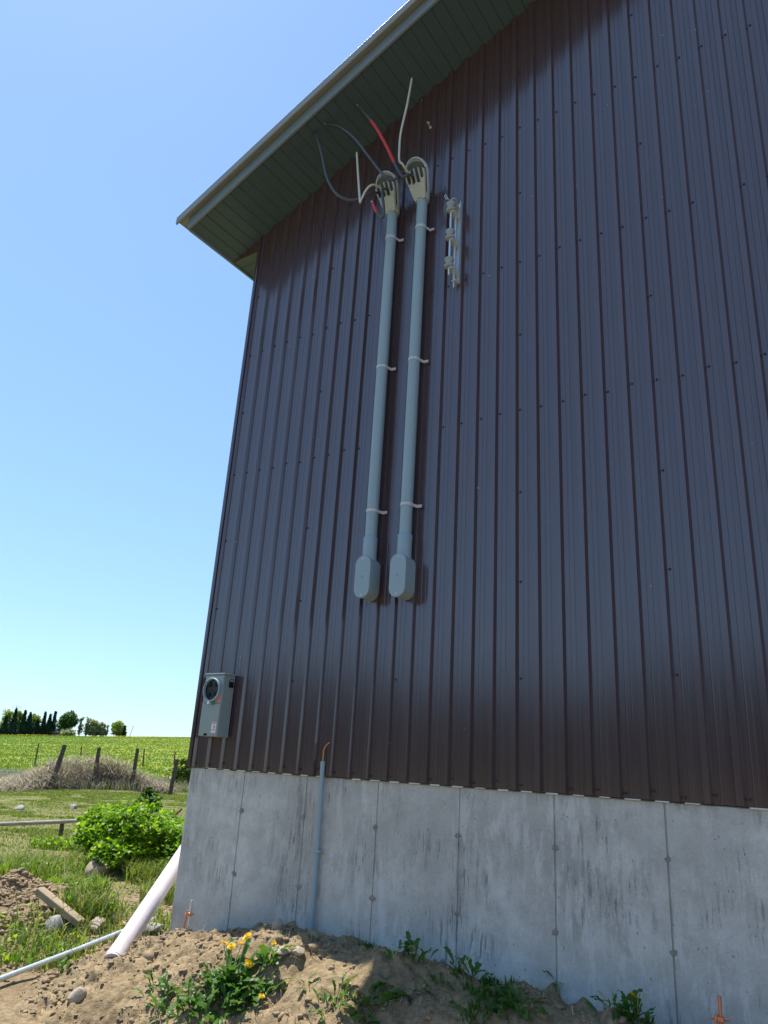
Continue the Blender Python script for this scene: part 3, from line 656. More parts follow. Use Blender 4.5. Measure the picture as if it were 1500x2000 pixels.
def ground_rod(b, h, lean, mat, label, wire_=True):
    t = thing('ground_rod', label, 'ground rod', b, 'ground rods by the foundation'); b = Vector(b); d = (Vector((lean, 0, 1))).normalized()
    MB().tube([b - d * 0.2, b + d * h], 0.008, 10).build('rod', M[mat], t, smooth=60)
    c = b + d * h * 0.62
    cl = MB().box((c.x - 0.013, c.y - 0.016, c.z - 0.011), (c.x + 0.017, c.y + 0.014, c.z + 0.011)).build('clamp', M['copper'], t, bevel=0.004)
    MB().tube([c + Vector((-0.038, -0.004, -0.002)), c + Vector((0.038, -0.004, 0.004))], 0.006, 6).build('clamp_bolt', M['copper'], cl)
    if wire_: MB().tube(catmull([c + Vector((-0.014, -0.01, 0.02)), c + Vector((-0.020, -0.012, -0.02)), c + Vector((-0.026, -0.012, -0.10)), c + Vector((-0.022, -0.01, -0.22))], 5), 0.007, 8).build('wire', M['copper'], t, smooth=60)
ground_rod((-4.255, -0.25, 0.44), 0.225, 0.03, 'galv', 'steel ground rod with copper clamp on the mound by the barn corner')
ground_rod((-0.862, -0.25, 0.50), 0.235, 0.03, 'copper', 'reddish copper ground rod with clamp in the shaded lower right')

# ------------------------------------------------------------------ pipes on the left
def at_dist(px, py, r_):
    v = ray(px, py); v = v / np.hypot(v[0], v[1]); return Vector((v[0] * r_, -4.27 + v[1] * r_, 1.6 + v[2] * r_))
pa, pb = at_dist(215, 1886, 5.75), at_dist(345, 1688, 6.9)
dp = (pb - pa).normalized()
dr = thing('drain_pipe', 'pinkish white plastic drain pipe slanting out of the mound behind the corner', 'pipe', pa)
MB().tube([pa + dp * 0.03, pa + dp * 1.7, pa + dp * 2.6], 0.063, 24).build('pipe', M['pinkpipe'], dr, smooth=40)
MB().tube([pa + dp * 0.045, pa + dp * 0.16], 0.0655, 24).build('sleeve', M['pinkpipe'], dr, smooth=40)
def on_ground(px, py, dz=0.0, hf=None):
    p = px2ground(px, py, hf); p.z += dz; return p
cp = [on_ground(-60, 1955, .02), on_ground(0, 1926, .02), on_ground(105, 1886, .02), on_ground(215, 1838, .02), on_ground(300, 1812, .03)]
cd = thing('fallen_conduit', 'long grey conduit lying in the grass behind the drain pipe', 'conduit', cp[0])
cdir = (cp[-1] - cp[0]); zz = [float(top_z(np.array([(cp[0] + cdir * t).x]), np.array([(cp[0] + cdir * t).y]))[0]) for t in np.linspace(0, 1, 9)]
off = max(z - (cp[0] + cdir * t).z for z, t in zip(zz, np.linspace(0, 1, 9)))
MB().tube([cp[0] + Vector((0, 0, off + .045)), cp[0] + cdir * 0.5 + Vector((0, 0, off + 0.04)), cp[-1] + Vector((0, 0, off + .045))], 0.017, 12).build('pipe', M['galv'], cd, smooth=40)

# ------------------------------------------------------------------ stones, plank, rail
def stone(p, size, label, mat='stone', seed=0, name='stone', grp='loose stones in the soil', sub=3):
    rs_ = random.Random(seed); bm = bmesh.new(); bmesh.ops.create_icosphere(bm, subdivisions=sub, radius=1)
    pl = [(Vector((rs_.uniform(-1, 1), rs_.uniform(-1, 1), rs_.uniform(-1, 1))).normalized(), rs_.uniform(0.55, 0.85)) for _ in range(11)]
    for v in bm.verts:
        for n_, d_ in pl:
            e = v.co.dot(n_) - d_
            if e > 0: v.co -= n_ * e * 0.92
        v.co = Vector((v.co.x * size[0], v.co.y * size[1], v.co.z * size[2]))
    me = bpy.data.meshes.new(name); bm.to_mesh(me); bm.free()
    ob = finish(name, me, M[mat], None, smooth=25, fix=False); ob.location = p; ob.rotation_euler = (rs_.uniform(-.2, .2), rs_.uniform(-.2, .2), rs_.uniform(0, 3))
    return tag(ob, label, 'stone', grp)
stone(on_ground(183, 1712, .06), (.24, .17, .13), 'large pale boulder lying in front of the leafy bush', seed=2)
stone(on_ground(106, 1822, .05), (.085, .065, .075), 'grey angular stone beneath the lower end of the weathered plank', 'stone_grey', seed=3)
stone(on_ground(190, 1815, .03), (.13, .08, .06), 'pale flat stone between the plank and the drain pipe', seed=4)
stone(on_ground(290, 1822, .03), (.16, .12, .05), 'flat stone wedged between the drain pipe and the corner', 'stone_grey', seed=5)
stone(on_ground(148, 1955, .01, top_z), (.070, .055, .045), 'dark wedge shaped stone on the sunny left slope of the mound', 'stone', seed=6)
stone(on_ground(552, 1868, .015, top_z), (.085, .055, .028), 'flat tan slab jutting from the mound beside the dandelions', 'stone', seed=7)
stone(on_ground(580, 1866, .012, top_z), (.055, .045, .028), 'small tan slab touching the right side of the flat slab', 'stone', seed=17)
stone(Vector((-3.50, -0.20, float(top_z(np.array([-3.50]), np.array([-0.20]))[0]) + 0.02)), (.042, .020, .055), 'upright pale stone chip on the crest against the foundation', 'stone', seed=8)
stone(on_ground(966, 1906, .008, top_z), (.022, .02, .018), 'round whitish pebble in the shade near the foundation', 'stone_grey', seed=9)
stone(on_ground(865, 1881, .008, top_z), (.020, .018, .014), 'small pale pebble beside the shaded weeds', 'stone_grey', seed=10)
stone(on_ground(142, 1580, .03), (.16, .12, .09), 'whitish rock alone on the short paddock grass', 'stone_grey', seed=11)
stone(on_ground(35, 1582, .03), (.20, .12, .07), 'dark topped rock at the left of the paddock', 'stone_grey', seed=12)
# weathered plank
q0, q1 = on_ground(80, 1772, .10), on_ground(155, 1822, .07)
pk = thing('old_plank', 'weathered wooden plank lying across the stony heap', 'plank', q0)
dq = (q1 - q0).normalized(); sdv = dq.cross(Vector((0, 0, 1))).normalized(); upv = sdv.cross(dq)
MB().prism([(-.045, -.03), (.045, -.03), (.045, .018), (.018, .026), (-.036, .024), (-.045, .014)], q0 - dq * .05, sdv, upv, dq, 0, (q1 - q0).length + 0.05).build('board', M['plank'], pk, bevel=0.006)
# rail on a stub post
r0, r1 = on_ground(-60, 1640, 0.42), on_ground(190, 1632, 0.42)
rl = thing('low_rail', 'grey wooden rail on a short stub post left of the leafy bush', 'rail', on_ground(122, 1641))
ra, rb = at_dist(-40, 1611, 15.0), at_dist(200, 1601, 13.6)
MB().tube(catmull([ra, (ra + rb) / 2 + Vector((0, 0, -.005)), rb], 4), [0.036 - 0.001 * k for k in range(9)], 10).build('rail', M['railwood'], rl, smooth=50)
pm = at_dist(122, 1606, 14.1); gm = float(ground_z(np.array([pm.x]), np.array([pm.y]))[0])
MB().tube([(pm.x, pm.y, gm - 0.1), (pm.x + 0.01, pm.y, (gm + pm.z) / 2), (pm.x, pm.y, pm.z)], [0.04, 0.036, 0.034], 8).build('stub_post', M['post'], rl, smooth=50)
br0 = on_ground(322, 1612, 0.03); br1 = at_dist(346, 1588, (br0 - Vector((0, -4.27, br0.z))).length + 0.1)
bs = thing('dead_branch', 'bare grey branch poking up between the bush and the wall', 'branch', br0)
MB().tube(catmull([br0, br0.lerp(br1, .5) + Vector((0, 0, -.03)), br1, br1 + (br1 - br0) * 0.4], 5), 0.022, 7).build('branch', M['post'], bs, smooth=50)
MB().tube([br0.lerp(br1, .3), br0.lerp(br1, .3) + Vector((-.35, -.1, .06))], [0.014, 0.006], 6).build('twig', M['post'], bs, smooth=50)

# ------------------------------------------------------------------ fence posts
def post(bpx, tpx, r_m, mat, label, grp):
    b = on_ground(*bpx); rad = math.hypot(b.x, b.y + 4.27); tp = at_dist(*tpx, rad)
    t = thing('fence_post', label, 'post', b, grp); d = (tp - b)
    pts = [b - d * 0.08, b + d * 0.35 + Vector((random.uniform(-.01, .01), 0, 0)), b + d * 0.7, tp]
    MB().tube(pts, [r_m * 1.08, r_m, r_m * 0.95, r_m * 0.88], 9).build('shaft', M[mat], t, smooth=40)
    if mat == 'post': MB().tube([tp - d * 0.006, tp + d * 0.004], [r_m * 0.86, r_m * 0.6], 9).build('worn_top', M['post'], t)
    else: MB().tube([b + d * .5 + Vector((-.02, 0, 0)), b + d * .5 + Vector((.03, 0, 0))], 0.02, 6).build('wire_clip', M['rust'], t)
    return b, tp
WP, TP = 'wooden fence posts along the paddock', 'thin steel posts in the field edge'
W = [post((97, 1542), (127, 1455), .085, 'post', 'leaning wooden fence post half buried in dry vines', WP),
     post((181, 1539), (194, 1460), .075, 'post', 'upright wooden fence post at the end of the dry vine pile', WP),
     post((256, 1542), (269, 1462), .070, 'post', 'slim wooden fence post standing clear behind the leafy bush', WP),
     post((332, 1552), (346, 1483), .075, 'post', 'crooked short wooden fence post closest to the barn', WP)]
post((67, 1497), (76, 1452), .04, 'rust', 'rusty thin steel post leftmost in the field edge', TP)
post((279, 1497), (282, 1462), .045, 'rust', 'dark thin steel post beside the slim wooden post', TP)
post((340, 1494), (342, 1468), .045, 'rust', 'rusty thin steel post above the crooked wooden post', TP)
post((158, 1478), (159, 1458), .045, 'rust', 'small dark steel post showing above the dry vines', TP)
fw = thing('fence_wire', 'sagging wires strung between the wooden fence posts', 'wire', W[0][0])
for h_ in (0.35, 0.62, 0.88):
    pts = []
    for (b, tp), (b2, tp2) in zip(W, W[1:]):
        A, B = b.lerp(tp, h_), b2.lerp(tp2, h_)
        for k in range(6): pts.append(A.lerp(B, k / 6) - Vector((0, 0, 0.10 * math.sin(math.pi * k / 6))))
    pts.append(W[-1][0].lerp(W[-1][1], h_)); MB().tube(pts, 0.006, 4).build('strand', M['rust'], fw)

# ------------------------------------------------------------------ blades, leaves
def blades(name, P, H, Wd, lean, m, parent=None):
    """tapered bent blades, 5 verts / 2 faces each (one quad and one triangle as quads)"""
    P = np.asarray(P); H = np.broadcast_to(H, len(P)); Wd = np.broadcast_to(Wd, len(P))
    inside = (P[:, 0] > XL - 0.12) & (P[:, 0] < XR) & (P[:, 1] > 0.01) & (P[:, 1] < BK); P, H, Wd = P[~inside], H[~inside], Wd[~inside]
    n = len(P); az = rng.uniform(0, 2 * math.pi, n); la = rng.uniform(0, 2 * math.pi, n)
    H = np.broadcast_to(H, n) * rng.uniform(0.6, 1.25, n); Wd = np.broadcast_to(Wd, n) * rng.uniform(0.7, 1.3, n)
    L = np.broadcast_to(lean, n) * rng.uniform(0.2, 1.0, n)
    wx, wy = np.cos(az) * Wd, np.sin(az) * Wd; lx, ly = np.cos(la) * L * H, np.sin(la) * L * H
    V = np.empty((n, 6, 3)); z = np.zeros(n)
    V[:, 0] = P + np.stack([-wx, -wy, z - 0.01], -1); V[:, 1] = P + np.stack([wx, wy, z - 0.01], -1)
    mid = P + np.stack([lx * 0.3, ly * 0.3, H * 0.6], -1); o = np.stack([wx * 0.75, wy * 0.75, z], -1)
    V[:, 2] = mid + o; V[:, 3] = mid - o
    tip = P + np.stack([lx, ly, H * (1 - 0.35 * L)], -1); o = np.stack([wx * 0.12, wy * 0.12, z], -1)
    V[:, 4] = tip + o; V[:, 5] = tip - o
    b = np.arange(n)[:, None] * 6
    F = np.concatenate([b + np.array([[0, 1, 2, 3]]), b + np.array([[3, 2, 4, 5]])])
    return np_mesh(name, V, F, m, parent, org=None)
def leaf_cloud(name, P, S, m, parent=None, up=0.3, asp=1.7):
    """leaf-sized rhombic faces with random facing"""
    P = np.asarray(P); n = len(P); N = rng.normal(size=(n, 3)); N[:, 2] = np.abs(N[:, 2]) + up; N /= np.linalg.norm(N, axis=1)[:, None]
    T = rng.normal(size=(n, 3)); T -= N * (T * N).sum(1)[:, None]; T /= np.linalg.norm(T, axis=1)[:, None]; B = np.cross(N, T)
    S = (np.broadcast_to(S, n) * rng.uniform(0.6, 1.35, n))[:, None]
    V = np.empty((n, 4, 3)); V[:, 0] = P - T * S * asp * .5; V[:, 1] = P + B * S * .5 - N * S * 0.08; V[:, 2] = P + T * S * asp * .5; V[:, 3] = P - B * S * .5 - N * S * 0.08
    F = np.arange(n * 4).reshape(-1, 4); return np_mesh(name, V, F, m, parent)

# grass near and in the paddock (left of the barn), one mass nobody could count
def polar_pts(n, az0, az1, r0, r1, pw=1.0):
    az = np.radians(rng.uniform(az0, az1, n)); r = r0 + (r1 - r0) * rng.uniform(0, 1, n) ** pw
    return r * np.sin(az), -4.27 + r * np.cos(az), r
BL = []
x, y, r = polar_pts(420000, -80, -30, 5.2, 29, 1.15)
s = soil_amt(x, y) + 0.55 * fbm(x * 1.3, y * 1.3, 61); keep = (s < 0.20 + 0.16 * sstep(10, 12, r)) & (x < -4.95) & (mound_z(x, y) < ground_z(x, y) + 0.01)
x, y, r = x[keep], y[keep], r[keep]
clump = sstep(0.0, 0.5, fbm(x * 0.9, y * 0.9, 67)); near = sstep(12, 8, r)
H = 0.030 + 0.015 * (r > 10) + near * (0.02 + 0.15 * clump)
gr = blades('grass', np.stack([x, y, ground_z(x, y)], -1), H, 0.0028 + 0.00035 * r, 0.8, M['grass'])
tag(gr, 'green grass covering the paddock and the ground left of the barn', 'grass', kind='stuff')
# thin grass in the bare paddock too
x, y, r = polar_pts(120000, -80, -30, 9, 30, 0.8)
gp = blades('paddock_grass', np.stack([x, y, ground_z(x, y)], -1), 0.03 + 0.02 * fbm(x, y, 71), 0.006, 0.9, M['grass'])
tag(gp, 'short cropped grass of the bare paddock before the fence', 'grass', kind='stuff')
x, y, r = polar_pts(160000, -80, -28, 30, 300, 2.2)
gf = blades('field_grass', np.stack([x, y, ground_z(x, y)], -1), 0.10 + 0.10 * sstep(40, 31, r), 0.010 + 0.0004 * r, 0.7, M['fieldgrass'])
tag(gf, 'long green grass of the far field beyond the fence', 'grass', kind='stuff')
x, y, r = polar_pts(13000, -80, -28, 45, 310, 0.7)
kp = fbm(x * 0.035, y * 0.035, 83) + 0.35 * sstep(-56, -49, np.degrees(np.arctan2(x, y + 4.27))) > 0.10; x, y, r = x[kp], y[kp], r[kp]
fd = leaf_cloud('field_dandelions', np.stack([x, y, ground_z(x, y) + 0.14 + 0.0006 * r], -1), 0.03 + 0.00045 * r, M['yellow'], up=1.0, asp=1.0)
tag(fd, 'yellow dandelion bloom scattered over the far field', 'flowers', kind='stuff')

# named tufts of tall grass and weeds
def tuft(px, py, n, H, rad, label, m='grass', leafy=0):
    b = on_ground(px, py); a = rng.uniform(0, 2 * math.pi, n); q = rad * np.sqrt(rng.uniform(0, 1, n))
    P = np.stack([b.x + q * np.cos(a), b.y + q * np.sin(a)], -1); z = ground_z(P[:, 0], P[:, 1])
    t = thing('grass_tuft', label, 'grass tuft', b, 'tall tufts of grass and weeds left of the barn')
    blades('blades', np.column_stack([P, z]), H, 0.006, 0.9, M[m], parent=t)
    if leafy:
        k = leafy; a = rng.uniform(0, 2 * math.pi, k); q = rad * np.sqrt(rng.uniform(0, 1, k)); X_, Y_ = b.x + q * np.cos(a), b.y + q * np.sin(a)
        leaf_cloud('leaves', np.stack([X_, Y_, ground_z(X_, Y_) + rng.uniform(0.02, H * 0.7, k)], -1), 0.035, M['bush'], t)
tuft(80, 1715, 500, .26, .50, 'tall seeding grass tuft behind the stony heap', leafy=250)
tuft(30, 1700, 350, .22, .50, 'long grass tuft at the left edge above the heap')
tuft(165, 1790, 350, .24, .20, 'upright bright tuft of grass just above the plank', leafy=60)
tuft(150, 1745, 400, .20, .30, 'low leafy tuft left of the large boulder', leafy=350)
tuft(288, 1720, 500, .24, .26, 'bright grass tuft in front of the bush by the drain pipe')
tuft(240, 1800, 380, .14, .40, 'grass tuft tight against the left of the drain pipe')
tuft(130, 1870, 420, .12, .38, 'fresh grass tuft just behind the fallen conduit')
tuft(40, 1850, 350, .12, .45, 'dull grass tuft at the foot of the stony heap', leafy=120)
tuft(118, 1657, 300, .18, .45, 'yellowish low weeds under the end of the rail', leafy=500)
tuft(320, 1760, 300, .22, .25, 'grass tuft between the drain pipe and the foundation')

# leafy bush
def bush(px, py, w, h, n, label, m='bush', name='leafy_bush', leaf=0.044, dark=None):
    b = on_ground(px, py); t = thing(name, label, 'bush', b)
    lobes = [(random.gauss(0, w * .30), random.gauss(0, w * .22), random.uniform(.18, .72) * h, random.uniform(.13, .30) * w) for _ in range(30)]
    per = n // len(lobes); P = []
    for lx, ly, lz, lr in lobes:
        d = rng.normal(size=(per, 3)); d /= np.linalg.norm(d, axis=1)[:, None]
        q = d * lr * (rng.uniform(0.55, 1.08, per) ** 0.6)[:, None]; q[:, 2] *= min(1.0, h / w * 1.15)
        P.append(q + np.array([lx, ly, lz]))
    for k in range(40):                                     # ragged outer shoots
        a_, e_ = random.uniform(0, 6.28), random.uniform(.3, 1.3); d = np.array([math.cos(a_) * math.cos(e_) * w * .5, math.sin(a_) * math.cos(e_) * w * .45, math.sin(e_) * h * .95])
        P.append(d[None] * rng.uniform(.75, 1.22, 14)[:, None] + rng.normal(0, .022 * w, (14, 3)))
    P = np.concatenate(P); P = P[P[:, 2] > 0.02] + np.array(b)
    leaf_cloud('foliage', P, leaf, M[m], t, up=0.8, asp=1.6)
    mb = MB()
    for k in range(14):
        a = random.uniform(0, 6.28); e = Vector((math.cos(a) * w * .32, math.sin(a) * w * .32, h * random.uniform(.5, .8)))
        mb.tube(catmull([b, b + Vector((e.x * .4, e.y * .4, e.z * .6)), b + e], 4), [0.012 - 0.001 * j for j in range(9)], 5)
    mb.build('stems', M['stem'], t); return b
bush(244, 1690, 1.22, 0.74, 12000, 'big bright green leafy bush left of the foundation')
bush(322, 1683, 0.65, 0.52, 5000, 'smaller bright bush tucked between the big bush and the wall')
bush(284, 1600, 0.50, 0.62, 1200, 'dark green shrub rising just behind the big bush', 'oak', 'dark_shrub', 0.07)
bush(356, 1541, 0.9, 1.1, 900, 'small green shrub at the wall edge beside the crooked post', 'lime', 'field_shrub', 0.13)

# dry vine pile on the fence
pl = np.array([[p.x, p.y] for p in (on_ground(-40, 1548), on_ground(40, 1546), W[0][0], W[1][0], on_ground(222, 1541), W[2][0], on_ground(300, 1548), W[3][0])])
hh = np.array([0.26, 0.42, 0.95, 1.15, 1.0, 0.85, 0.4, 0.3]); dens = np.array([1, 1, 1, .75, .42, .30, .15, .2]); thk = np.array([1.6, 1.4, 0.9, .6, .4, .35, .3, .3])
n = 17000; tt = rng.uniform(0, len(pl) - 1.001, n); i0 = tt.astype(int); f = tt - i0
lerp = lambda A: A[i0] * (1 - f) + A[i0 + 1] * f
ok = rng.uniform(0, 1, n) < lerp(dens); tt, i0, f = tt[ok], i0[ok], f[ok]; n = len(tt)
base = pl[i0] * (1 - f)[:, None] + pl[i0 + 1] * f[:, None]; hi = lerp(hh) * (1 + 0.25 * vnoise(tt * 5, tt * 0, 3)); th = lerp(thk)
away = np.array([-0.81, 0.585]); offs = rng.normal(0.75, 0.5, n) * th + 0.12
xy = base + away * offs[:, None]; prof = np.exp(-((offs - 0.75 * th) / (0.8 * th)) ** 2)
zz = ground_z(xy[:, 0], xy[:, 1]) + rng.uniform(0, 1, n) ** 0.8 * hi * (0.35 + 0.65 * prof)
db = blades('dry_vines', np.stack([xy[:, 0], xy[:, 1], zz - 0.12], -1), 0.32, 0.009, 2.6, M['drygrass'])
tag(db, 'greyish brown mass of dead vines smothering the fence', 'dry vines', kind='stuff')
x, y, r = polar_pts(11000, -64, -32, 29.5, 34); dg = blades('dry_grass', np.stack([x, y, ground_z(x, y)], -1), 0.40, 0.008, 0.8, M['drygrass'])
tag(dg, 'pale dry grass standing along the foot of the fence', 'dry grass', kind='stuff')
pd = on_ground(-5, 1509); mb = MB(); mb.prism([(3.4 * math.cos(a) * (1 + .2 * math.sin(3 * a)), 1.6 * math.sin(a)) for a in [2 * math.pi * k / 28 for k in range(28)]], (pd.x - 1, pd.y, pd.z + 0.06), (0.6, 0.8, 0), (-0.8, 0.6, 0), (0, 0, 1), -0.05, 0.03)
struct(mb.build('pond', M['pond'], None))

# ------------------------------------------------------------------ far trees and shed
TR = 322.0
def far_base(px): 
    v = ray(px, 1437); v = v / np.hypot(v[0], v[1]); x, y = v[0] * TR, -4.27 + v[1] * TR
    return Vector((x, y, float(ground_z(np.array([x]), np.array([y]))[0]) - 0.2))
PXM = TR / 1800.0
def tree(px, top, wpx, kind, label, n=900, sparse=False, r_add=0):
    b = far_base(px); h = (1437 - top) * PXM * 1.10; w = wpx * PXM * (1.45 if kind == 'spruce' else 1.12)
    b = b + Vector((b.x, b.y + 4.27, 0)).normalized() * r_add
    nm = {'spruce': 'spruce_tree', 'oak': 'round_tree'}.get(kind, 'deciduous_tree')
    t = thing(nm, label, 'tree', b, 'trees along the far hill')
    MB().tube([b, b + Vector((0.05 * h * random.uniform(-1, 1), 0, h * .5)), b + Vector((0, 0, h * (.95 if kind == 'spruce' else .8)))], [h * .028, h * .018, h * .004], 7).build('trunk', M['bark'], t, smooth=50)
    if kind == 'spruce':
        u = rng.uniform(0, 1, n) ** 0.75; a = rng.uniform(0, 6.283, n); lay = np.floor(u * 15) / 15
        rad = w * 0.5 * u * rng.uniform(0.35, 1.0, n) * (0.75 + 0.5 * (u - lay) * 15 * 0.6)
        P = np.stack([rad * np.cos(a), rad * np.sin(a), h * (1 - u * 0.98) - rad * 0.25], -1)
        leaf_cloud('crown', P + np.array(b), 0.75, M['spruce'], t, up=0.2, asp=1.6)
    else:
        k = 26; lob = []
        for _ in range(k):
            th = random.uniform(0, 6.283); ph = random.uniform(-1.0, 1.3) if kind == 'oak' else random.uniform(-1.3, 1.4); q = random.uniform(.35, .80)
            lob.append((q * w * .5 * math.cos(th) * math.cos(ph), q * w * .5 * math.sin(th) * math.cos(ph), h * ((.56 + .36 * q * math.sin(ph)) if kind == 'oak' else (.50 + .48 * q * math.sin(ph))), random.uniform(.13, .24) * w))
        P = []; per = n // k
        for lx, ly, lz, lr in lob:
            d = rng.normal(size=(per, 3)); d /= np.linalg.norm(d, axis=1)[:, None]; P.append(d * lr * (rng.uniform(.3, 1.1, per) ** .6)[:, None] + np.array([lx, ly, lz]))
        P = np.concatenate(P)
        if kind in ('pale', 'lime'): 
            low = P.copy(); low[:, 2] *= 0.62; P = np.concatenate([P, low[::2]])
        leaf_cloud('crown', P + np.array(b), 0.42 if sparse else 0.62, M[kind], t, up=0.4, asp=1.3)
        mb = MB()
        for lx, ly, lz, lr in lob[:12]: mb.tube([b + Vector((0, 0, h * random.uniform(.25, .5))), b + Vector((lx * .6, ly * .6, lz * .9)), b + Vector((lx, ly, lz + lr * .6))], [h * .012, h * .008, h * .003], 5)
        mb.build('limbs', M['bark'], t, smooth=50)
tree(-14, 1392, 18, 'spruce', 'dark spruce cut off by the left edge of the picture', 900)
tree(5, 1399, 15, 'spruce', 'dark spruce at the very left edge of the hill', 900)
tree(21, 1386, 16, 'spruce', 'tallest narrow dark spruce near the left edge', 900)
tree(40, 1389, 15, 'spruce', 'dark spruce just right of the tallest narrow spruce', 900)
tree(51, 1393, 20, 'spruce', 'broad dark spruce in the middle of the spruce row', 1200)
tree(68, 1406, 20, 'spruce', 'low wide dark spruce below the lime crown', 1100)
tree(80, 1390, 11, 'spruce', 'slender dark spruce standing apart before the shed', 800)
tree(91, 1394, 15, 'spruce', 'dark spruce left of the pair beside the round tree', 900)
tree(100, 1390, 12, 'spruce', 'dark spruce touching the big round tree', 800)
tree(8, 1382, 34, 'lime', 'tall lime green tree behind the leftmost spruces', 1500, r_add=8)
tree(32, 1384, 26, 'lime', 'yellowish green tree between two dark spruces', 1200, r_add=8)
tree(63, 1389, 26, 'lime', 'lime green crown above the low wide spruce', 1200, r_add=8)
tree(20, 1362, 26, 'pale', 'thin almost bare treetop highest above the spruces', 160, True, r_add=14)
tree(127, 1385, 44, 'oak', 'big round dark green tree above the shed', 3600)
tree(154, 1391, 13, 'pale', 'thin pale tree just right of the big round tree', 420, True)
tree(167, 1394, 15, 'pale', 'second thin pale tree right of the round tree', 500, True)
tree(180, 1400, 28, 'pale', 'widest pale grey green tree in the middle group', 1300)
tree(196, 1408, 20, 'pale', 'lower pale tree on the right of the middle group', 800)
tree(207, 1407, 10, 'pale', 'sparse little tree in the gap before the last tree', 200, True)
tree(231, 1403, 34, 'lime', 'bright bushy tree standing alone on the right', 1700)
tree(241, 1416, 8, 'spruce', 'small dark conifer in front of the lone bright tree', 350, r_add=-6)
tree(131, 1424, 30, 'pale', 'low pale bush hiding the right end of the shed', 700, r_add=-6)
sb = far_base(115) - Vector((0, 0, 0)); sx = Vector((0.83, 0.56, 0)); sy = Vector((-0.56, 0.83, 0))
sh = thing('shed', 'low grey roofed shed among the far trees', 'shed', sb)
L_, Wd_, Hh = 5.2, 4.0, 1.5
MB().prism([(-L_ / 2, 0), (L_ / 2, 0), (L_ / 2, Hh), (-L_ / 2, Hh)], sb, sx, (0, 0, 1), sy, -Wd_ / 2, Wd_ / 2).build('walls', M['post'], sh)
MB().prism([(-Wd_ / 2 - .4, Hh), (Wd_ / 2 + .4, Hh), (0, Hh + 1.2)], sb, sy, (0, 0, 1), sx, -L_ / 2 - .3, L_ / 2 + .3).build('roof', M['stone_grey'], sh)
MB().prism([(-1.2, 0), (0.4, 0), (0.4, 1.2), (-1.2, 1.2)], sb, sx, (0, 0, 1), sy, -Wd_ / 2 - .06, -Wd_ / 2 - .02).build('door', M['dark'], sh)
ub = far_base(253); up_ = thing('utility_pole', 'thin leaning pole alone on the horizon right of the trees', 'pole', ub)
MB().tube([ub, ub + Vector((0.75, 0.5, 4.6))], [0.10, 0.07], 8).build('shaft', M['post'], up_)
MB().tube([ub + Vector((0.15, 0.3, 4.2)), ub + Vector((1.2, 0.6, 4.3))], 0.04, 6).build('crossarm', M['post'], up_)

# woods across the yard behind the viewpoint, seen only as the dark lower reflection in the steel
n = 26000; xx = rng.uniform(-170, 120, n); top = 11.0 + 4.0 * fbm(xx * 0.07, xx * 0, 91) + 2.0 * fbm(xx * 0.3, xx * 0, 93)
yy = -78 + rng.uniform(-7, 7, n); zz = -3 + rng.uniform(0, 1, n) * (top + 3)
wd = leaf_cloud('far_woods', np.stack([xx, yy, zz], -1), 1.8, M['spruce'], up=0.2, asp=1.3)
tag(wd, 'dark belt of woods across the yard mirrored in the lower siding', 'woods', kind='stuff')

# ------------------------------------------------------------------ soil clods
def clods(name, n, fx_, label, smin, smax):
    bm = bmesh.new(); bmesh.ops.create_icosphere(bm, subdivisions=1, radius=1); bm.verts.ensure_lookup_table()
    U = np.array([v.co[:] for v in bm.verts]); Fc = np.array([[v.index for v in f.verts] for f in bm.faces]); bm.free()
    X_, Y_, Zf = fx_(n); n = len(X_)
    S = smin * (smax / smin) ** (rng.uniform(0, 1, n) ** 1.8)
    V = U[None] * (1 + rng.uniform(-.55, .45, (n, len(U), 1))) * (S[:, None, None] * rng.uniform(.45, 1.4, (n, 1, 3)) * np.array([1, 1, .7]))
    V = V + np.stack([X_, Y_, Zf + S * 0.05], -1)[:, None]
    F = (np.arange(n)[:, None, None] * len(U) + Fc[None]).reshape(-1, 3)
    ob = np_mesh(name, V, F, M['clod']); return tag(ob, label, 'soil', kind='stuff')
def on_mound(n):
    X_ = rng.uniform(-5.6, -0.6, n); Y_ = -rng.uniform(0.05, 1.9, n); z = mound_z(X_, Y_); k = (z > ground_z(X_, Y_) + 0.01) & (fbm(X_ * 2.2, Y_ * 2.2, 77) > rng.uniform(-.45, .25, n)); return X_[k], Y_[k], z[k]
clods('soil_clods', 14000, on_mound, 'crumbly clods and small stones on the dirt mound', 0.003, 0.022)
clods('large_clods', 420, on_mound, 'larger broken lumps of dry soil lying on the dirt mound', 0.014, 0.042)
def on_heap(n):
    X_ = np.concatenate([rng.normal(-6.5, .55, n // 2), rng.normal(-8.6, .6, n // 6), rng.normal(-6.2, .6, n // 4), rng.normal(-5.2, .3, n // 6)])
    Y_ = np.concatenate([rng.normal(-.15, .45, n // 2), rng.normal(2.4, .45, n // 6), rng.normal(1.4, .8, n // 4), rng.normal(0.0, .8, n // 6)])
    k = (X_ < -4.8) & (mound_z(X_, Y_) < ground_z(X_, Y_)); X_, Y_ = X_[k], Y_[k]; return X_, Y_, ground_z(X_, Y_)
clods('heap_rubble', 9000, on_heap, 'loose stones and clods of the heap at the left', 0.005, 0.034)

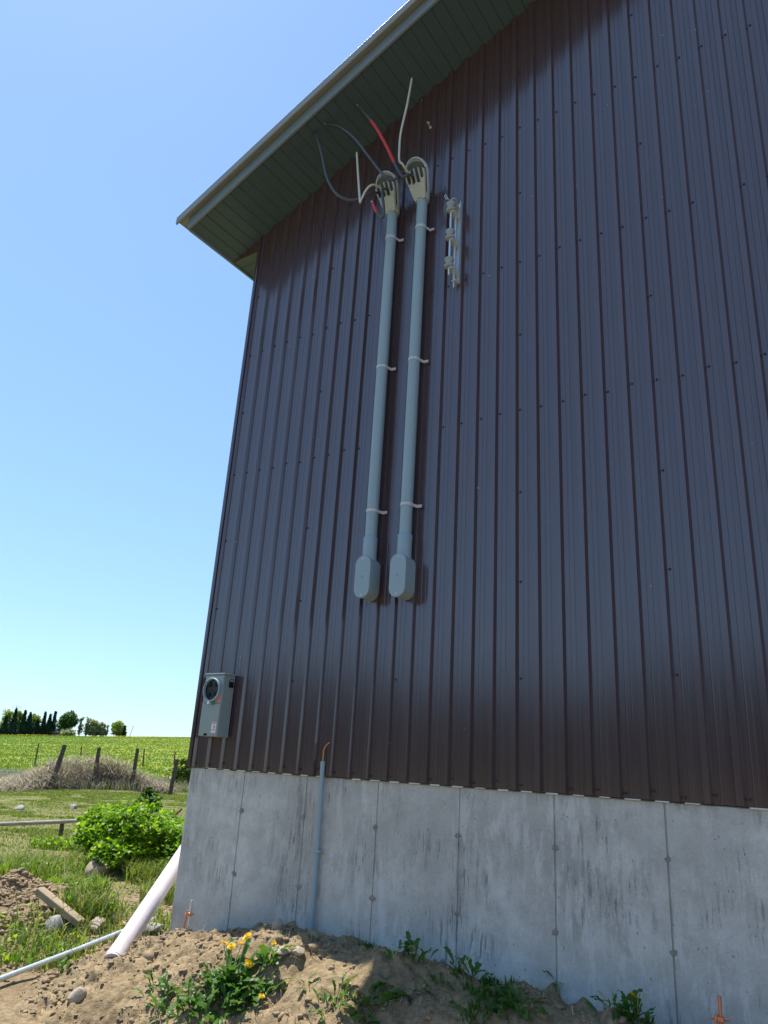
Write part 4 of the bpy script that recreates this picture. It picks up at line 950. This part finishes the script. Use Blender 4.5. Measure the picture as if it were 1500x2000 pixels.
# ------------------------------------------------------------------ dandelions and weeds on the mound
def leaf_mesh(seed):
    r_ = random.Random(seed); n = 9; vs_ = []; fs = []
    for k in range(n + 1):
        t = k / n; w = 0.155 * math.sin(math.pi * min(1, t * 0.9 + 0.08)) ** 0.8 * (0.35 + 0.9 * t) * (1.0 if k % 2 else 0.55 + 0.3 * t)
        if k == n: w = 0.012
        zc = 0.55 * t - 0.55 * t * t * r_.uniform(.9, 1.25); xo = t * (1 - 0.15 * t); back = -0.03 if k % 2 else 0.0
        vs_ += [(xo + back, -w, zc + w * .35), (xo, 0, zc), (xo + back, w, zc + w * .35)]
    for k in range(n): a = 3 * k; fs += [(a, a + 1, a + 4, a + 3), (a + 1, a + 2, a + 5, a + 4)]
    me = bpy.data.meshes.new('leaf'); me.from_pydata(vs_, [], fs); me.materials.append(M['dand']); me.polygons.foreach_set('use_smooth', [True] * len(fs)); return me
LEAF = [leaf_mesh(s) for s in range(5)]
def flower_mesh():
    V = []; F = []
    for ring, (n, r0, r1, z0, z1) in enumerate([(22, .15, 1.0, .0, .12), (18, .12, .82, .08, .30), (14, .08, .58, .14, .42), (9, .03, .32, .2, .48)]):
        for k in range(n):
            a = 2 * math.pi * (k + .37 * ring) / n + random.uniform(-.08, .08); w = .105; rr_ = r1 * random.uniform(.88, 1.08); ca, sa = math.cos(a), math.sin(a); o = len(V)
            V += [(r0 * ca + w * .5 * sa, r0 * sa - w * .5 * ca, z0), (rr_ * ca + w * sa, rr_ * sa - w * ca, z1), (rr_ * ca - w * sa, rr_ * sa + w * ca, z1), (r0 * ca - w * .5 * sa, r0 * sa + w * .5 * ca, z0)]; F.append((o, o + 1, o + 2, o + 3))
    me = bpy.data.meshes.new('flower_head'); me.from_pydata(V, [], F); me.materials.append(M['yellow']); return me
FLOW = flower_mesh()
def dandelion(p, nl, ll, label, flowers=(), spread=0.05, droop=0.0, stalks=0, name='dandelion_plant', cat='dandelion'):
    t = thing(name, label, cat, p, 'weeds rooted in the dirt mound')
    for k in range(nl):
        a = random.uniform(0, 2 * math.pi); L = ll * random.uniform(.55, 1.15); tilt = random.uniform(0.1, 1.05) - droop
        o = bpy.data.objects.new('leaf', random.choice(LEAF)); col.objects.link(o); o.parent = t
        q = random.uniform(0, spread); dxy = Vector((math.cos(a) * q + random.uniform(-spread, spread), math.sin(a) * q + random.uniform(-spread, spread) * .6, 0))
        z = float(top_z(np.array([p.x + dxy.x]), np.array([p.y + dxy.y]))[0]) - p.z
        o.location = (dxy.x, dxy.y, z + random.uniform(-.005, .02)); o.scale = (L, L * random.uniform(.8, 1.3), L)
        o.rotation_euler = (random.uniform(-.5, .5), -tilt, a)
    for (fp, sz) in flowers:
        fp = Vector(fp); b = Vector((random.uniform(-.02, .02), random.uniform(-.02, .02), 0)) + Vector((p.x, p.y, p.z))
        MB().tube(catmull([b, b.lerp(fp, .5) + Vector((random.uniform(-.015, .015), 0, .01)), fp], 5), 0.0028, 6).build('stalk', M['stem'], t, smooth=60)
        o = bpy.data.objects.new('flower_head', FLOW); col.objects.link(o); o.parent = t; o.location = fp - Vector(p); o.scale = (sz * 1.08,) * 3
        o.rotation_euler = (random.uniform(.2, .8), random.uniform(-.5, .3), random.uniform(0, 3))
    for k in range(stalks):
        a = random.uniform(0, 6.28); L = ll * random.uniform(.6, 1.1); b = Vector(p)
        MB().tube(catmull([b, b + Vector((math.cos(a) * L * .2, math.sin(a) * L * .2, L * .5)), b + Vector((math.cos(a) * L * .5, math.sin(a) * L * .5, L * .75))], 5), 0.0028, 5).build('stalk', M['stem'], t, smooth=60)
    return t
def mp(px, py, dz=0.0): return on_ground(px, py, dz, top_z)
def front(px, py, dist_px, back=0.0):
    c = mp(*dist_px); return at_dist(px, py, math.hypot(c.x, c.y + 4.27) + back)
c0 = (470, 1915)
dandelion(mp(450, 1925), 90, .145, 'big dandelion clump in full bloom on the sunny mound', [(front(483, 1830, c0), .026), (front(472, 1845, c0), .025), (front(452, 1849, c0), .024), (front(437, 1842, c0), .021), (front(486, 1882, c0, -.06), .027)], .10)
dandelion(mp(520, 1880), 16, .15, 'dandelion with a half open bud beside the flat slab', [(front(535, 1843, (520, 1880)), .014)], .05)
dandelion(mp(420, 1965), 60, .135, 'dense leafy weed below the blooming dandelion clump', [], .11, .2)
dandelion(mp(500, 1955), 52, .13, 'leafy weed with one low flower right of the blooming clump', [(front(511, 1946, (505, 1965)), .017)], .08, .3)
dandelion(mp(320, 1945), 24, .13, 'leafy weed at the left end of the green patch on the mound', [], .09, .1)
dandelion(mp(360, 1985), 46, .13, 'leafy weed low in the shade of the bank at the left', [], .11, .1)
dandelion(mp(605, 1930), 7, .09, 'tiny weed alone on the sunny bank', [], .03, .2)
dandelion(mp(668, 1950), 10, .13, 'bright backlit weed at the edge of the barn shadow', [], .04, -.2)
dandelion(mp(722, 1975), 40, .13, 'dark leafy weed just inside the barn shadow', [], .07, .2)
dandelion(mp(635, 1985), 9, .12, 'small pale leafed weed low on the bank', [], .05, .1)
dandelion(mp(815, 1880), 14, .12, 'spiky shaded weed close to the foundation left of the pebble', [], .05, 0, 5)
dandelion(mp(905, 1910), 14, .13, 'shaded weed with a closed orange bud', [(front(911, 1888, (905, 1910)), .012)], .05, .1, 3)
dandelion(mp(1005, 1970), 44, .13, 'drooping dark green weed in the shade at the bottom', [], .06, .5)
dandelion(mp(1030, 1900), 6, .13, 'thin stalked weed standing against the concrete', [], .02, -.4, 6)
dandelion(mp(1135, 1935), 6, .10, 'sparse weed with pale stalks near the foundation', [], .03, -.1, 5)
dandelion(mp(1245, 1990), 14, .14, 'weed with a single yellow flower in the shaded right corner', [(front(1235, 1943, (1245, 1990)), .016)], .05, -.1, 2)
dandelion(mp(900, 1975), 8, .08, 'flat little weed in the shaded soil', [], .05, .2)
dandelion(mp(120, 1905), 6, .12, 'pair of broad bright leaves behind the mound at left', [], .04, -.3)
dandelion(mp(770, 1872), 9, .10, 'small spiky weed at the crest just past the shadow edge', [], .04, 0, 3)
dandelion(mp(855, 1935), 10, .10, 'flat rosette of leaves in the middle of the shaded slope', [], .05, .25)
dandelion(mp(1090, 1950), 9, .10, 'ragged weed on the shaded crest right of the thin stalked one', [], .05, .1, 2)
dandelion(mp(1190, 1975), 12, .11, 'bushy little weed beside the yellow flowered one in the shade', [], .05, .1, 2)
x_ = rng.uniform(-4.9, -0.7, 2200); y_ = -rng.uniform(.03, 1.4, 2200); k_ = fbm(x_ * 2.3, y_ * 2.3, 99) > 0.16 - 0.10 * sstep(-3, -2, x_); x_, y_ = x_[k_], y_[k_]
wb = blades('mound_grass', np.stack([x_, y_, top_z(x_, y_)], -1), 0.05, 0.0022, 2.2, M['drygrass'])
tag(wb, 'wisps of dry grass and roots strewn over the mound', 'grass', kind='stuff')

x_ = rng.uniform(-3.2, -0.9, 5000); y_ = -rng.uniform(.02, .55, 5000); k_ = fbm(x_ * 3.1, y_ * 3.1, 103) > 0.24; x_, y_ = x_[k_], y_[k_]
wg = blades('mound_weeds', np.stack([x_, y_, top_z(x_, y_)], -1), 0.045, 0.005, 1.3, M['dand'])
tag(wg, 'low green sprouts scattered along the shaded foot of the foundation', 'weeds', kind='stuff')
